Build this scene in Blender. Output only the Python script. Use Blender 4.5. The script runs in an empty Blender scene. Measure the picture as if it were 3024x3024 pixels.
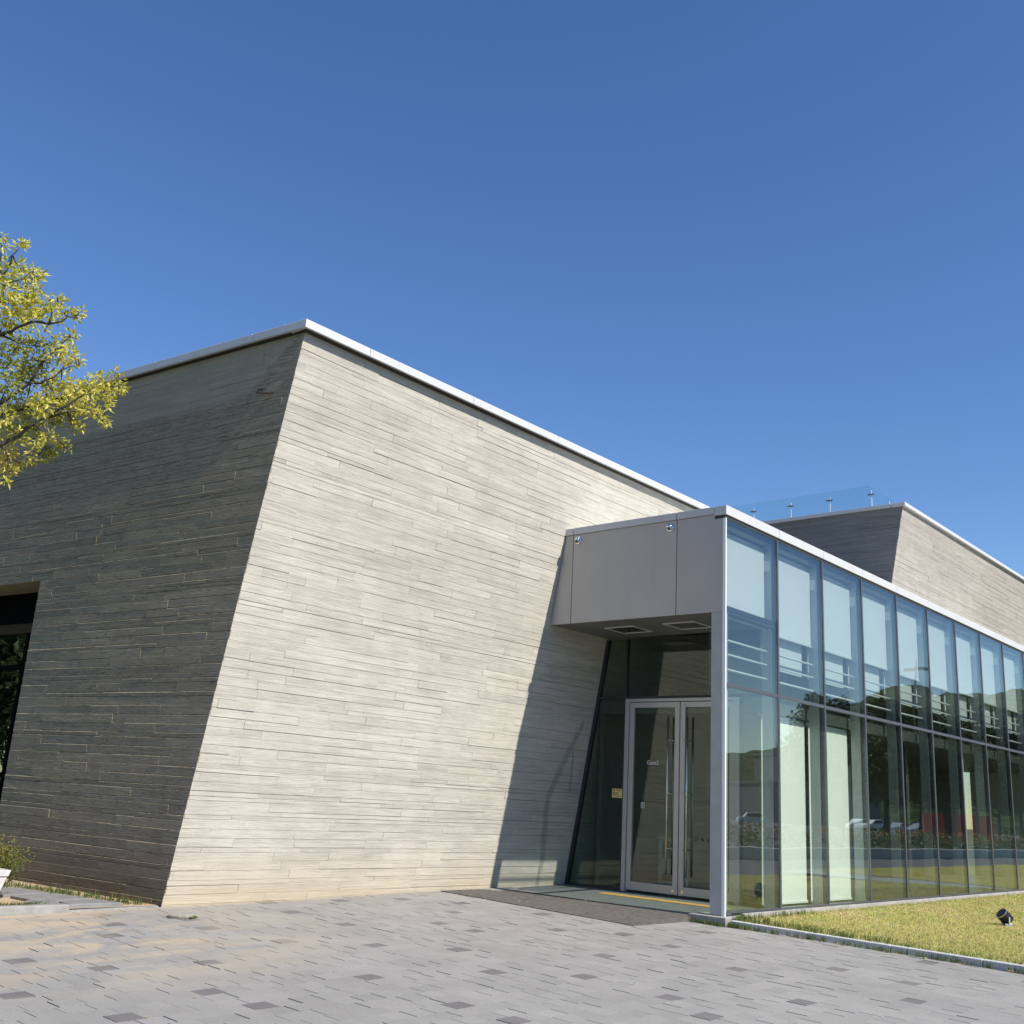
import bpy, bmesh, math, random
from mathutils import Vector, Matrix

random.seed(7)
scene = bpy.context.scene
col = scene.collection

# ------------------------------------------------------------------ camera
F_PX, RES = 3091.6, 3024.0
CAM = Vector((-12.65743, -7.25696, 1.28))
RT = Vector((0.6532316, -0.7550311, 0.0567140))
UP = Vector((-0.2356123, -0.1315165, 0.9629072))
FW = Vector((0.7195661, 0.6423639, 0.2638054))
cd = bpy.data.cameras.new("camera")
cd.sensor_width = 36.0
cd.lens = 36.0 * F_PX / RES
cd.clip_start = 0.1
cd.clip_end = 3000.0
cam = bpy.data.objects.new("camera", cd)
col.objects.link(cam)
cam.matrix_world = Matrix(((RT.x, UP.x, -FW.x, CAM.x), (RT.y, UP.y, -FW.y, CAM.y), (RT.z, UP.z, -FW.z, CAM.z), (0, 0, 0, 1)))
scene.camera = cam

# ------------------------------------------------------------------ sky, sun, exposure
SUN_EL = math.radians(44.0)
SUN_H = Vector((0.068, -0.9977, 0)).normalized()      # horizontal direction towards the sun
world = bpy.data.worlds.new("World")
scene.world = world
world.use_nodes = True
wn = world.node_tree
for n in list(wn.nodes):
    wn.nodes.remove(n)
wo = wn.nodes.new('ShaderNodeOutputWorld')
wb = wn.nodes.new('ShaderNodeBackground')
ws = wn.nodes.new('ShaderNodeTexSky')
ws.sky_type = 'NISHITA'
ws.sun_disc = False
ws.sun_elevation = SUN_EL
ws.sun_rotation = math.atan2(SUN_H.x, SUN_H.y)
ws.altitude = 50
ws.air_density = 1.0
ws.dust_density = 0.1
ws.ozone_density = 3.2
wb.inputs[1].default_value = 0.108
whs = wn.nodes.new('ShaderNodeHueSaturation')
whs.inputs['Hue'].default_value = 0.508
whs.inputs['Saturation'].default_value = 1.18
wn.links.new(ws.outputs[0], whs.inputs['Color'])
wn.links.new(whs.outputs[0], wb.inputs[0])
wn.links.new(wb.outputs[0], wo.inputs[0])

sd = bpy.data.lights.new("sun", 'SUN')
sd.energy = 5.0
sd.angle = math.radians(0.53)
sd.color = (1.0, 0.95, 0.865)
sun = bpy.data.objects.new("sun", sd)
col.objects.link(sun)
sdir = SUN_H * math.cos(SUN_EL) + Vector((0, 0, math.sin(SUN_EL)))
sun.rotation_euler = sdir.to_track_quat('Z', 'Y').to_euler()
sun.location = (0, -20, 30)

vs = scene.view_settings
vs.view_transform = 'Standard'
vs.look = 'None'
vs.exposure = 0.53
vs.gamma = 1.0
vs.use_curve_mapping = False
scene.cycles.transparent_max_bounces = 32
scene.cycles.max_bounces = 10
scene.cycles.glossy_bounces = 5

# ------------------------------------------------------------------ helpers
class MB:
    """collects shapes that become ONE mesh object"""
    def __init__(s):
        s.v, s.f, s.m, s.r = [], [], [], []
    def poly(s, pts, mi=0, rnd=0.0):
        i = len(s.v)
        s.v += [tuple(p) for p in pts]
        s.f.append(tuple(range(i, i + len(pts))))
        s.m.append(mi); s.r.append(rnd)
    def hexa(s, p, mi=0, rnd=0.0):      # p: 8 points, bottom 4 then top 4
        i = len(s.v)
        s.v += [tuple(q) for q in p]
        for f in ((3, 2, 1, 0), (4, 5, 6, 7), (0, 1, 5, 4), (1, 2, 6, 5), (2, 3, 7, 6), (3, 0, 4, 7)):
            s.f.append(tuple(i + k for k in f)); s.m.append(mi); s.r.append(rnd)
    def box(s, x0, x1, y0, y1, z0, z1, mi=0, rnd=0.0):
        s.hexa([(x0, y0, z0), (x1, y0, z0), (x1, y1, z0), (x0, y1, z0), (x0, y0, z1), (x1, y0, z1), (x1, y1, z1), (x0, y1, z1)], mi, rnd)
    def prism_x(s, yz, x0, x1, mi=0):   # polygon in (y, z) extruded along x
        n = len(yz)
        i = len(s.v)
        s.v += [(x0, y, z) for y, z in yz] + [(x1, y, z) for y, z in yz]
        s.f.append(tuple(range(i, i + n))); s.m.append(mi); s.r.append(0)
        s.f.append(tuple(range(i + 2 * n - 1, i + n - 1, -1))); s.m.append(mi); s.r.append(0)
        for k in range(n):
            k2 = (k + 1) % n
            s.f.append((i + k2, i + k, i + n + k, i + n + k2)); s.m.append(mi); s.r.append(0)
    def tube(s, pts, rad, n=8, mi=0, caps=True):
        pts = [Vector(p) for p in pts]
        rad = rad if isinstance(rad, (list, tuple)) else [rad] * len(pts)
        base = len(s.v)
        up = None
        for k, p in enumerate(pts):
            d = (pts[min(k + 1, len(pts) - 1)] - pts[max(k - 1, 0)])
            d.normalize()
            if up is None:
                a = Vector((0, 0, 1)) if abs(d.z) < 0.9 else Vector((1, 0, 0))
                up = d.cross(a).normalized()
            else:
                up = (up - d * up.dot(d)).normalized()
            w = d.cross(up)
            for j in range(n):
                t = 2 * math.pi * j / n
                s.v.append(tuple(p + (up * math.cos(t) + w * math.sin(t)) * rad[k]))
        for k in range(len(pts) - 1):
            for j in range(n):
                a = base + k * n + j; b = base + k * n + (j + 1) % n
                s.f.append((a, b, b + n, a + n)); s.m.append(mi); s.r.append(0)
        if caps:
            s.f.append(tuple(base + j for j in range(n - 1, -1, -1))); s.m.append(mi); s.r.append(0)
            e = base + (len(pts) - 1) * n
            s.f.append(tuple(e + j for j in range(n))); s.m.append(mi); s.r.append(0)
    def sphere(s, c, r, nu=20, nv=12, mi=0, sx=1, sy=1, sz=1):
        base = len(s.v)
        for j in range(nv + 1):
            ph = math.pi * j / nv
            for i in range(nu):
                th = 2 * math.pi * i / nu
                s.v.append((c[0] + r * sx * math.sin(ph) * math.cos(th), c[1] + r * sy * math.sin(ph) * math.sin(th), c[2] + r * sz * math.cos(ph)))
        for j in range(nv):
            for i in range(nu):
                a = base + j * nu + i; b = base + j * nu + (i + 1) % nu
                s.f.append((a + nu, b + nu, b, a)); s.m.append(mi); s.r.append(0)
    def build(s, name, mats, parent=None, smooth=False, mw=None, bevel=0.0, loc=None):
        me = bpy.data.meshes.new(name)
        me.from_pydata(s.v, [], s.f)
        mats = mats if isinstance(mats, (list, tuple)) else [mats]
        for m in mats:
            me.materials.append(m)
        me.polygons.foreach_set('material_index', s.m)
        at = me.attributes.new('rnd', 'FLOAT', 'FACE')
        at.data.foreach_set('value', s.r)
        if smooth:
            me.polygons.foreach_set('use_smooth', [True] * len(s.f))
        me.update()
        o = bpy.data.objects.new(name, me)
        col.objects.link(o)
        if bevel:
            b = o.modifiers.new('bevel', 'BEVEL'); b.width = bevel; b.segments = 2; b.limit_method = 'ANGLE'
        if parent:
            o.parent = parent
        if mw is not None:
            o.matrix_local = mw
        elif loc is not None:
            o.location = loc
        return o

def tag(o, label=None, cat=None, group=None, kind=None):
    if label: o['label'] = label
    if cat: o['category'] = cat
    if group: o['group'] = group
    if kind: o['kind'] = kind
    return o

def empty(name, loc, label, cat, group=None, rz=0.0):
    o = bpy.data.objects.new(name, None)
    o.empty_display_size = 0.2
    col.objects.link(o)
    o.location = loc
    o.rotation_euler = (0, 0, rz)
    return tag(o, label, cat, group)

def copy_tree(o, parent=None):
    c = o.copy()
    col.objects.link(c)
    if parent is not None:
        c.parent = parent
    for ch in [x for x in bpy.data.objects if x.parent == o]:
        copy_tree(ch, c)
    return c

def ray(px, py):
    return (FW + RT * ((px - 1512) / F_PX) - UP * ((py - 1512) / F_PX))
def at(px, py, dist):
    d = ray(px, py)
    return CAM + d.normalized() * dist

# ------------------------------------------------------------------ materials
class NT:
    def __init__(s, name):
        s.mat = bpy.data.materials.new(name)
        s.mat.use_nodes = True
        s.t = s.mat.node_tree
        for n in list(s.t.nodes):
            s.t.nodes.remove(n)
        s.out = s.t.nodes.new('ShaderNodeOutputMaterial')
    def n(s, typ, **kw):
        nd = s.t.nodes.new(typ)
        for k, v in kw.items():
            setattr(nd, k, v)
        return nd
    def l(s, a, b):
        s.t.links.new(a, b)
    def val(s, sock, v):
        if hasattr(v, 'node'):
            s.l(v, sock)
        else:
            sock.default_value = v
    def math(s, op, a, b=0.0, c=None, clamp=False):
        m = s.n('ShaderNodeMath', operation=op, use_clamp=clamp)
        s.val(m.inputs[0], a); s.val(m.inputs[1], b)
        if c is not None: s.val(m.inputs[2], c)
        return m.outputs[0]
    def mix(s, fac, a, b, blend='MIX'):
        m = s.n('ShaderNodeMix', data_type='RGBA', blend_type=blend)
        s.val(m.inputs[0], fac)
        for k, v in ((6, a), (7, b)):
            if hasattr(v, 'node'): s.l(v, m.inputs[k])
            else: m.inputs[k].default_value = (*v, 1) if len(v) == 3 else v
        return m.outputs[2]
    def ramp(s, fac, stops):
        r = s.n('ShaderNodeValToRGB')
        e = r.color_ramp.elements
        while len(e) < len(stops): e.new(0.5)
        for k, (p, c) in enumerate(stops):
            e[k].position = p
            e[k].color = (*c, 1) if not isinstance(c, (int, float)) else (c, c, c, 1)
        s.val(r.inputs[0], fac)
        return r.outputs[0]
    def coords(s, scale=(1, 1, 1), kind='Object'):
        tc = s.n('ShaderNodeTexCoord')
        mp = s.n('ShaderNodeMapping')
        mp.inputs['Scale'].default_value = scale
        s.l(tc.outputs[kind], mp.inputs[0])
        return mp.outputs[0]
    def noise(s, vec, scale, detail=4.0, rough=0.55, dist=0.0):
        n = s.n('ShaderNodeTexNoise')
        n.inputs['Scale'].default_value = scale
        n.inputs['Detail'].default_value = detail
        n.inputs['Roughness'].default_value = rough
        n.inputs['Distortion'].default_value = dist
        if vec is not None: s.l(vec, n.inputs['Vector'])
        return n.outputs['Fac']
    def attr(s, name):
        a = s.n('ShaderNodeAttribute', attribute_name=name)
        return a.outputs['Fac']
    def bump(s, h, strength, dist, normal=None):
        b = s.n('ShaderNodeBump')
        b.inputs['Strength'].default_value = strength
        b.inputs['Distance'].default_value = dist
        s.l(h, b.inputs['Height'])
        if normal is not None: s.l(normal, b.inputs['Normal'])
        return b.outputs[0]
    def principled(s, color, rough=0.6, metal=0.0, normal=None, spec=0.5):
        p = s.n('ShaderNodeBsdfPrincipled')
        s.val(p.inputs['Base Color'], color if hasattr(color, 'node') else (*color, 1))
        s.val(p.inputs['Roughness'], rough)
        p.inputs['Metallic'].default_value = metal
        p.inputs['Specular IOR Level'].default_value = spec
        if normal is not None: s.l(normal, p.inputs['Normal'])
        s.l(p.outputs[0], s.out.inputs[0])
        return p

def simple(name, color, rough=0.6, metal=0.0, var=0.12, scale=6.0, bump=0.0, spec=0.5):
    t = NT(name)
    v = t.coords()
    f = t.noise(v, scale, 5)
    c2 = tuple(min(1, c * (1 + var)) for c in color)
    c1 = tuple(c * (1 - var) for c in color)
    c = t.mix(t.ramp(f, [(0.3, 0.0), (0.7, 1.0)]), c1, c2)
    nrm = t.bump(t.noise(v, scale * 12, 3), 0.3, bump) if bump else None
    t.principled(c, rough, metal, nrm, spec)
    return t.mat

def concrete(name, tone=(0.50, 0.468, 0.40), smooth_above=None, dirt=(0.24, 0.165, 0.10), dirt_h=0.55, dirt_amt=0.5, stain=None, grain=1.0):
    """board marked concrete: local X along the boards, Z up"""
    t = NT(name)
    tc = t.n('ShaderNodeTexCoord')
    sep = t.n('ShaderNodeSeparateXYZ'); t.l(tc.outputs['Object'], sep.inputs[0])
    X, Z = sep.outputs[0], sep.outputs[2]
    rnd = t.attr('rnd')
    # per board offset so the grain does not run on from board to board
    comb = t.n('ShaderNodeCombineXYZ')
    t.l(t.math('ADD', X, t.math('MULTIPLY', rnd, 37.0)), comb.inputs[0])
    t.l(t.math('MULTIPLY', rnd, 61.0), comb.inputs[1])
    t.l(Z, comb.inputs[2])
    mp = t.n('ShaderNodeMapping'); mp.inputs['Scale'].default_value = (3.6, 1, 56.0)
    t.l(comb.outputs[0], mp.inputs[0])
    g = t.noise(mp.outputs[0], 1.0, 4, 0.6, 0.7)
    mp2 = t.n('ShaderNodeMapping'); mp2.inputs['Scale'].default_value = (0.8, 1, 13.0)
    t.l(comb.outputs[0], mp2.inputs[0])
    g2 = t.noise(mp2.outputs[0], 1.0, 3, 0.55, 0.3)
    mp3 = t.n('ShaderNodeMapping'); mp3.inputs['Scale'].default_value = (0.22, 1, 1.1)
    t.l(tc.outputs['Object'], mp3.inputs[0])
    big = t.noise(mp3.outputs[0], 1.0, 6, 0.62, 0.4)
    blot = t.noise(tc.outputs['Object'], 2.2, 7, 0.65)
    fine = t.noise(tc.outputs['Object'], 55.0, 4, 0.6)
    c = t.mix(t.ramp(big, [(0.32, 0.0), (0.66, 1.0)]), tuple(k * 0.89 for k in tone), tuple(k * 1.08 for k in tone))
    warm = t.mix(t.ramp(blot, [(0.40, 0.0), (0.72, 1.0)]), (1, 1, 1), (0.87, 0.875, 0.895))
    c = t.mix(1.0, c, warm, 'MULTIPLY')
    c = t.mix(0.34, c, t.mix(1.0, c, t.ramp(g2, [(0.30, 0.62), (0.55, 1.0), (0.8, 1.10)]), 'MULTIPLY'))
    c = t.mix(1.0, c, t.ramp(rnd, [(0.0, 0.95), (0.5, 1.0), (1.0, 1.03)]), 'MULTIPLY')
    c = t.mix(1.0, c, t.ramp(g, [(0.30, 0.84), (0.55, 1.0), (0.75, 1.06)]), 'MULTIPLY')
    c = t.mix(1.0, c, t.ramp(fine, [(0.25, 0.86), (0.6, 1.03)]), 'MULTIPLY')
    # soil splash and dust along the foot of the wall
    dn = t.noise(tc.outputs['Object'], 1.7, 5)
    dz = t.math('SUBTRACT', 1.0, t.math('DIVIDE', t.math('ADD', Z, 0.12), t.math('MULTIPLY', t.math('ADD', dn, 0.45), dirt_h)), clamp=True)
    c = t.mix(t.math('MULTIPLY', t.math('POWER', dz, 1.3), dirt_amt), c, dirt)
    if stain:
        d = None
        for (x0, z0, x1, z1, w) in stain:
            wob = t.math('MULTIPLY', t.math('SUBTRACT', t.noise(tc.outputs['Object'], 5.0, 3), 0.5), 0.10)
            tz = t.math('DIVIDE', t.math('SUBTRACT', Z, z0), z1 - z0, clamp=True)
            px = t.math('ADD', t.math('MULTIPLY', tz, x1 - x0), x0)
            pz = t.math('ADD', t.math('MULTIPLY', tz, z1 - z0), z0)
            dx = t.math('ADD', t.math('SUBTRACT', X, px), wob)
            dz2 = t.math('SUBTRACT', Z, pz)
            ds = t.math('SQRT', t.math('ADD', t.math('MULTIPLY', dx, dx), t.math('MULTIPLY', dz2, dz2)))
            k = t.math('SUBTRACT', 1.0, t.math('SMOOTH_MIN', t.math('DIVIDE', t.math('POWER', t.math('DIVIDE', ds, w), 4.0), 1.0), 1.0, 0.1), clamp=True)
            d = k if d is None else t.math('MAXIMUM', d, k)
        c = t.mix(t.math('MULTIPLY', d, 0.42), c, (0.12, 0.13, 0.125))
    if smooth_above is not None:
        h = t.math('ADD', t.ramp(g, [(0.52, 0.0), (0.58, 1.0)]), t.math('MULTIPLY', t.ramp(g2, [(0.52, 0.0), (0.58, 1.0)]), 0.5))
    else:
        h = t.math('ADD', t.math('MULTIPLY', g, 0.6), t.math('MULTIPLY', g2, 0.6))
    if smooth_above is not None:
        # the last lift was cast against smoother boards
        edge = t.math('ADD', smooth_above, t.math('MULTIPLY', t.math('SUBTRACT', t.noise(mp3.outputs[0], 6.0, 4), 0.5), 0.35))
        corner = t.math('MULTIPLY', t.math('SUBTRACT', 1.0, t.math('DIVIDE', t.math('MULTIPLY_ADD', Z, 0.178, X), 0.8), clamp=True), 0.85)
        edge = t.math('ADD', edge, corner)
        msk = t.math('MULTIPLY', t.math('SUBTRACT', Z, edge), 14.0, clamp=True)
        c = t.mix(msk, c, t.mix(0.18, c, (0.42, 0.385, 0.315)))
        h = t.math('MULTIPLY', h, t.math('SUBTRACT', 1.0, t.math('MULTIPLY', msk, 0.85)))
    nrm = t.bump(h, 0.9 * grain, 0.010)
    nrm = t.bump(fine, 0.25, 0.002, nrm)
    t.principled(c, 0.88, 0, nrm, 0.25)
    return t.mat

def glass(name, tint, f0=0.07, wav=0.004, scale=0.9):
    t = NT(name)
    tc = t.n('ShaderNodeTexCoord')
    mp = t.n('ShaderNodeMapping'); mp.inputs['Scale'].default_value = (scale, scale, scale * 0.7)
    t.l(tc.outputs['Object'], mp.inputs[0])
    nrm = t.bump(t.noise(mp.outputs[0], 1.0, 1.0), 1.0, wav)
    geo = t.n('ShaderNodeNewGeometry')
    dot = t.n('ShaderNodeVectorMath', operation='DOT_PRODUCT')
    t.l(geo.outputs['Incoming'], dot.inputs[0]); t.l(geo.outputs['Normal'], dot.inputs[1])
    cosn = t.math('ABSOLUTE', dot.outputs['Value'])
    sch = t.math('POWER', t.math('SUBTRACT', 1.0, cosn, clamp=True), 5.0)
    fac = t.math('ADD', t.math('MULTIPLY', sch, 1.0 - f0), f0, clamp=True)
    gl = t.n('ShaderNodeBsdfGlossy'); gl.inputs['Roughness'].default_value = 0.0
    gl.inputs['Color'].default_value = (0.93, 0.97, 0.96, 1)
    t.l(nrm, gl.inputs['Normal'])
    tr = t.n('ShaderNodeBsdfTransparent'); tr.inputs['Color'].default_value = (*tint, 1)
    mx = t.n('ShaderNodeMixShader')
    t.l(fac, mx.inputs[0]); t.l(tr.outputs[0], mx.inputs[1]); t.l(gl.outputs[0], mx.inputs[2])
    t.l(mx.outputs[0], t.out.inputs[0])
    return t.mat

def leaf_mat(name, stops, trans=0.45):
    t = NT(name)
    rnd = t.attr('rnd')
    c = t.ramp(rnd, stops)
    df = t.n('ShaderNodeBsdfPrincipled'); df.inputs['Roughness'].default_value = 0.5
    df.inputs['Specular IOR Level'].default_value = 0.35
    t.l(c, df.inputs['Base Color'])
    tl = t.n('ShaderNodeBsdfTranslucent'); t.l(t.mix(1.0, c, (1.25, 1.3, 0.7), 'MULTIPLY'), tl.inputs[0])
    mx = t.n('ShaderNodeMixShader'); mx.inputs[0].default_value = trans
    t.l(df.outputs[0], mx.inputs[1]); t.l(tl.outputs[0], mx.inputs[2])
    t.l(mx.outputs[0], t.out.inputs[0])
    return t.mat

M = {}
M['conc'] = concrete('sunny_concrete', dirt=(0.50, 0.40, 0.26), dirt_h=0.75, dirt_amt=0.55,
    stain=[(7.05, 2.55, 6.78, 2.05, 0.075), (6.78, 2.05, 6.50, 1.38, 0.085), (6.50, 1.38, 6.50, 1.15, 0.08), (6.50, 1.15, 6.63, 0.38, 0.075), (6.63, 0.38, 6.6, -0.05, 0.055), (6.93, 2.1, 7.02, 1.48, 0.035)])
M['conc_shaded'] = concrete('shaded_side_concrete', tone=(0.365, 0.308, 0.218), smooth_above=5.90, dirt=(0.17, 0.115, 0.07), dirt_h=0.95, dirt_amt=0.8, grain=1.0)  # front wall's concrete again; the side wall's shade is put into the tone
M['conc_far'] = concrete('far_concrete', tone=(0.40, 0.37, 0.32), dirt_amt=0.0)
M['conc_far_shaded'] = concrete('far_shaded_concrete', tone=(0.20, 0.195, 0.18), dirt_amt=0.0)  # far block's concrete with its shaded face painted in as a darker tone
M['coping'] = simple('coping_metal', (0.48, 0.485, 0.49), 0.5, 0.0, 0.04, 3)
def panel_mat():
    t = NT('aluminium_panel')
    st = t.noise(t.coords((1, 9, 0.35)), 1.0, 4, 0.6)
    bl = t.noise(t.coords(), 1.3, 4)
    c = t.mix(t.ramp(st, [(0.35, 0.0), (0.7, 1.0)]), (0.368, 0.361, 0.35), (0.385, 0.378, 0.367))
    c = t.mix(1.0, c, t.ramp(bl, [(0.3, 0.94), (0.7, 1.04)]), 'MULTIPLY')
    t.principled(c, 0.42, 0.2, t.bump(bl, 0.25, 0.01))
    return t.mat
M['panel'] = panel_mat()
M['post'] = simple('painted_post', (0.37, 0.37, 0.375), 0.6, 0.0, 0.08, 4, 0, 0.25)
M['trim'] = simple('bright_trim', (0.72, 0.73, 0.74), 0.3, 0.15, 0.03, 4)
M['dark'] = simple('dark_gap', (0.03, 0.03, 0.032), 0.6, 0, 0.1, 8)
M['void'] = simple('black_void', (0.008, 0.008, 0.008), 1.0, 0, 0.1, 8, 0, 0.0)
M['mull'] = simple('mullion_metal', (0.10, 0.105, 0.12), 0.4, 0.4, 0.06, 6)
M['door'] = simple('door_aluminium', (0.40, 0.405, 0.41), 0.38, 0.4, 0.04, 5)
M['steel'] = simple('brushed_steel', (0.62, 0.60, 0.55), 0.25, 1.0, 0.05, 20)
M['chrome'] = simple('chrome', (0.75, 0.75, 0.75), 0.07, 1.0, 0.02, 10)
M['soffit'] = simple('soffit_slats', (0.17, 0.168, 0.165), 0.45, 0.2, 0.05, 4)
M['lightframe'] = simple('light_frame', (0.6, 0.6, 0.58), 0.45, 0.1, 0.04, 6)
M['lens'] = simple('dark_lens', (0.04, 0.04, 0.04), 0.2, 0.0, 0.1, 6)
M['blind'] = simple('blind_fabric', (0.79, 0.79, 0.77), 0.8, 0, 0.02, 3)
M['white'] = simple('white_paint', (0.72, 0.74, 0.72), 0.6, 0, 0.03, 3)
M['fin'] = simple('fin_paint', (0.42, 0.44, 0.46), 0.5, 0.1, 0.05, 3)
M['interior'] = simple('interior_dark', (0.085, 0.09, 0.078), 0.7, 0, 0.15, 2)
M['partition'] = simple('partition_grey', (0.13, 0.14, 0.155), 0.6, 0, 0.05, 2)
M['interior_floor'] = simple('interior_floor', (0.085, 0.09, 0.085), 0.35, 0, 0.08, 2)
M['tile'] = simple('porch_tile', (0.15, 0.165, 0.16), 0.6, 0, 0.15, 9, 0.002)
M['mat'] = simple('entrance_mat_fibre', (0.105, 0.097, 0.09), 0.95, 0, 0.25, 14, 0.004, 0.1)
M['tactile'] = simple('tactile_yellow', (0.50, 0.29, 0.07), 0.7, 0, 0.18, 14, 0.002)
M['stone'] = simple('granite', (0.45, 0.445, 0.43), 0.75, 0, 0.18, 45, 0.003)
M['palestone'] = simple('pale_stone', (0.44, 0.43, 0.405), 0.7, 0, 0.10, 20, 0.002)
M['footing'] = simple('footing_concrete', (0.28, 0.272, 0.255), 0.85, 0, 0.2, 8, 0.004)
M['iron'] = simple('old_iron', (0.16, 0.15, 0.12), 0.8, 0.2, 0.35, 30, 0.004)
M['rail_brown'] = simple('head_rail', (0.06, 0.045, 0.025), 0.9, 0, 0.1, 6, 0, 0.1)
M['shade_strip'] = simple('painted_shade', (0.05, 0.045, 0.04), 0.9, 0, 0.1, 6, 0, 0.1)  # dark colour stands in for the shadow below the coping
M['rust'] = simple('rust', (0.05, 0.03, 0.02), 0.9, 0, 0.3, 30)
M['cover'] = simple('cover_concrete', (0.27, 0.26, 0.215), 0.9, 0, 0.25, 25, 0.004)
M['moss'] = simple('moss', (0.06, 0.08, 0.02), 0.95, 0, 0.4, 40)
M['flag'] = simple('flagstone', (0.19, 0.185, 0.18), 0.85, 0, 0.18, 6, 0.003)
M['sand'] = simple('sandy_soil', (0.40, 0.30, 0.19), 0.95, 0, 0.22, 10, 0.006)
M['asphalt'] = simple('asphalt', (0.10, 0.10, 0.105), 0.9, 0, 0.2, 3, 0.003)
M['bark'] = simple('bark', (0.055, 0.045, 0.035), 0.9, 0, 0.3, 20, 0.01)
M['lettering'] = simple('white_lettering', (0.80, 0.80, 0.80), 0.6, 0, 0.01, 5)
M['darkink'] = simple('dark_ink', (0.03, 0.03, 0.03), 0.6, 0, 0.05, 5)
M['redink'] = simple('red_ink', (0.45, 0.05, 0.04), 0.6, 0, 0.05, 5)
M['yellowpaper'] = simple('yellow_sheet', (0.72, 0.62, 0.24), 0.6, 0, 0.03, 5)
M['black'] = simple('black_metal', (0.03, 0.03, 0.033), 0.35, 0.3, 0.1, 8)
M['carwhite'] = simple('car_white', (0.75, 0.75, 0.76), 0.25, 0, 0.02, 2)
M['carsilver'] = simple('car_silver', (0.40, 0.42, 0.44), 0.25, 0.4, 0.02, 2)
M['cardark'] = simple('car_glass', (0.02, 0.02, 0.025), 0.1, 0, 0.05, 2)
M['rubber'] = simple('rubber', (0.02, 0.02, 0.02), 0.8, 0, 0.1, 5)
M['red'] = simple('container_red', (0.62, 0.04, 0.03), 0.5, 0, 0.1, 2)
M['bldg'] = simple('far_building', (0.17, 0.17, 0.17), 0.8, 0, 0.1, 0.3)
M['hedge'] = leaf_mat('hedge_leaves', [(0, (0.03, 0.05, 0.015)), (0.6, (0.07, 0.10, 0.03)), (1, (0.12, 0.13, 0.04))], 0.3)
M['flower'] = simple('orange_blossom', (0.48, 0.20, 0.03), 0.8, 0, 0.2, 5)
M['pine'] = leaf_mat('far_tree_leaves', [(0, (0.025, 0.04, 0.015)), (0.6, (0.05, 0.08, 0.025)), (1, (0.09, 0.11, 0.035))], 0.3)
M['autumn'] = leaf_mat('autumn_leaves', [(0, (0.16, 0.18, 0.035)), (0.35, (0.34, 0.33, 0.055)), (0.7, (0.60, 0.53, 0.10)), (0.9, (0.72, 0.64, 0.20)), (1.0, (0.60, 0.34, 0.14))], 0.42)
M['shrubleaf'] = leaf_mat('shrub_leaves', [(0, (0.05, 0.08, 0.015)), (0.6, (0.15, 0.16, 0.035)), (1, (0.30, 0.22, 0.06))], 0.35)
M['glass_up'] = glass('upper_glass', (0.79, 0.828, 0.825), 0.095, 0.003)
M['glass_low'] = glass('lower_glass', (0.885, 0.925, 0.89), 0.105, 0.003)
M['glass_door'] = glass('door_glass', (0.80, 0.86, 0.81), 0.045, 0.001)
M['glass_win'] = glass('window_glass', (0.5, 0.58, 0.56), 0.20, 0.006)
M['glass_rail'] = glass('railing_glass', (0.91, 0.95, 0.94), 0.025, 0.0)

def hill_mat():
    t = NT('wooded_hill')
    v = t.coords()
    f = t.noise(v, 0.12, 8, 0.7)
    c = t.ramp(f, [(0.3, (0.02, 0.035, 0.012)), (0.55, (0.05, 0.075, 0.025)), (0.75, (0.09, 0.10, 0.035))])
    t.principled(c, 0.95, 0, t.bump(t.noise(v, 0.35, 6), 1.0, 3.0), 0.1)
    return t.mat

def lawn_mat():
    t = NT('lawn_soil')
    v = t.coords()
    f = t.noise(v, 0.55, 5, 0.6)
    f2 = t.noise(v, 14, 6, 0.7)
    c = t.ramp(f, [(0.32, (0.28, 0.28, 0.07)), (0.55, (0.37, 0.33, 0.10)), (0.75, (0.44, 0.35, 0.15))])
    c = t.mix(1.0, c, t.ramp(f2, [(0.25, 0.55), (0.55, 1.0), (0.8, 1.2)]), 'MULTIPLY')
    t.principled(c, 0.95, 0, t.bump(f2, 0.8, 0.03), 0.1)
    return t.mat

def blade_mat():
    t = NT('grass_blades')
    rnd = t.attr('rnd')
    geo = t.n('ShaderNodeTexCoord')
    f = t.noise(geo.outputs['Object'], 1.1, 6, 0.68)
    c1 = t.ramp(rnd, [(0, (0.22, 0.25, 0.07)), (0.5, (0.38, 0.38, 0.13)), (1, (0.54, 0.49, 0.23))])
    c2 = t.ramp(rnd, [(0, (0.30, 0.25, 0.10)), (0.5, (0.47, 0.39, 0.19)), (1, (0.60, 0.50, 0.29))])
    c = t.mix(t.ramp(f, [(0.42, 0.0), (0.62, 1.0)]), c1, c2)
    c = t.mix(1.0, c, t.ramp(t.noise(geo.outputs['Object'], 5.0, 4, 0.65), [(0.28, 0.62), (0.5, 1.0), (0.75, 1.12)]), 'MULTIPLY')
    df = t.n('ShaderNodeBsdfPrincipled'); df.inputs['Roughness'].default_value = 0.7
    df.inputs['Specular IOR Level'].default_value = 0.2
    t.l(c, df.inputs['Base Color'])
    tl = t.n('ShaderNodeBsdfTranslucent'); t.l(c, tl.inputs[0])
    mx = t.n('ShaderNodeMixShader'); mx.inputs[0].default_value = 0.4
    t.l(df.outputs[0], mx.inputs[1]); t.l(tl.outputs[0], mx.inputs[2])
    t.l(mx.outputs[0], t.out.inputs[0])
    return t.mat

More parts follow.
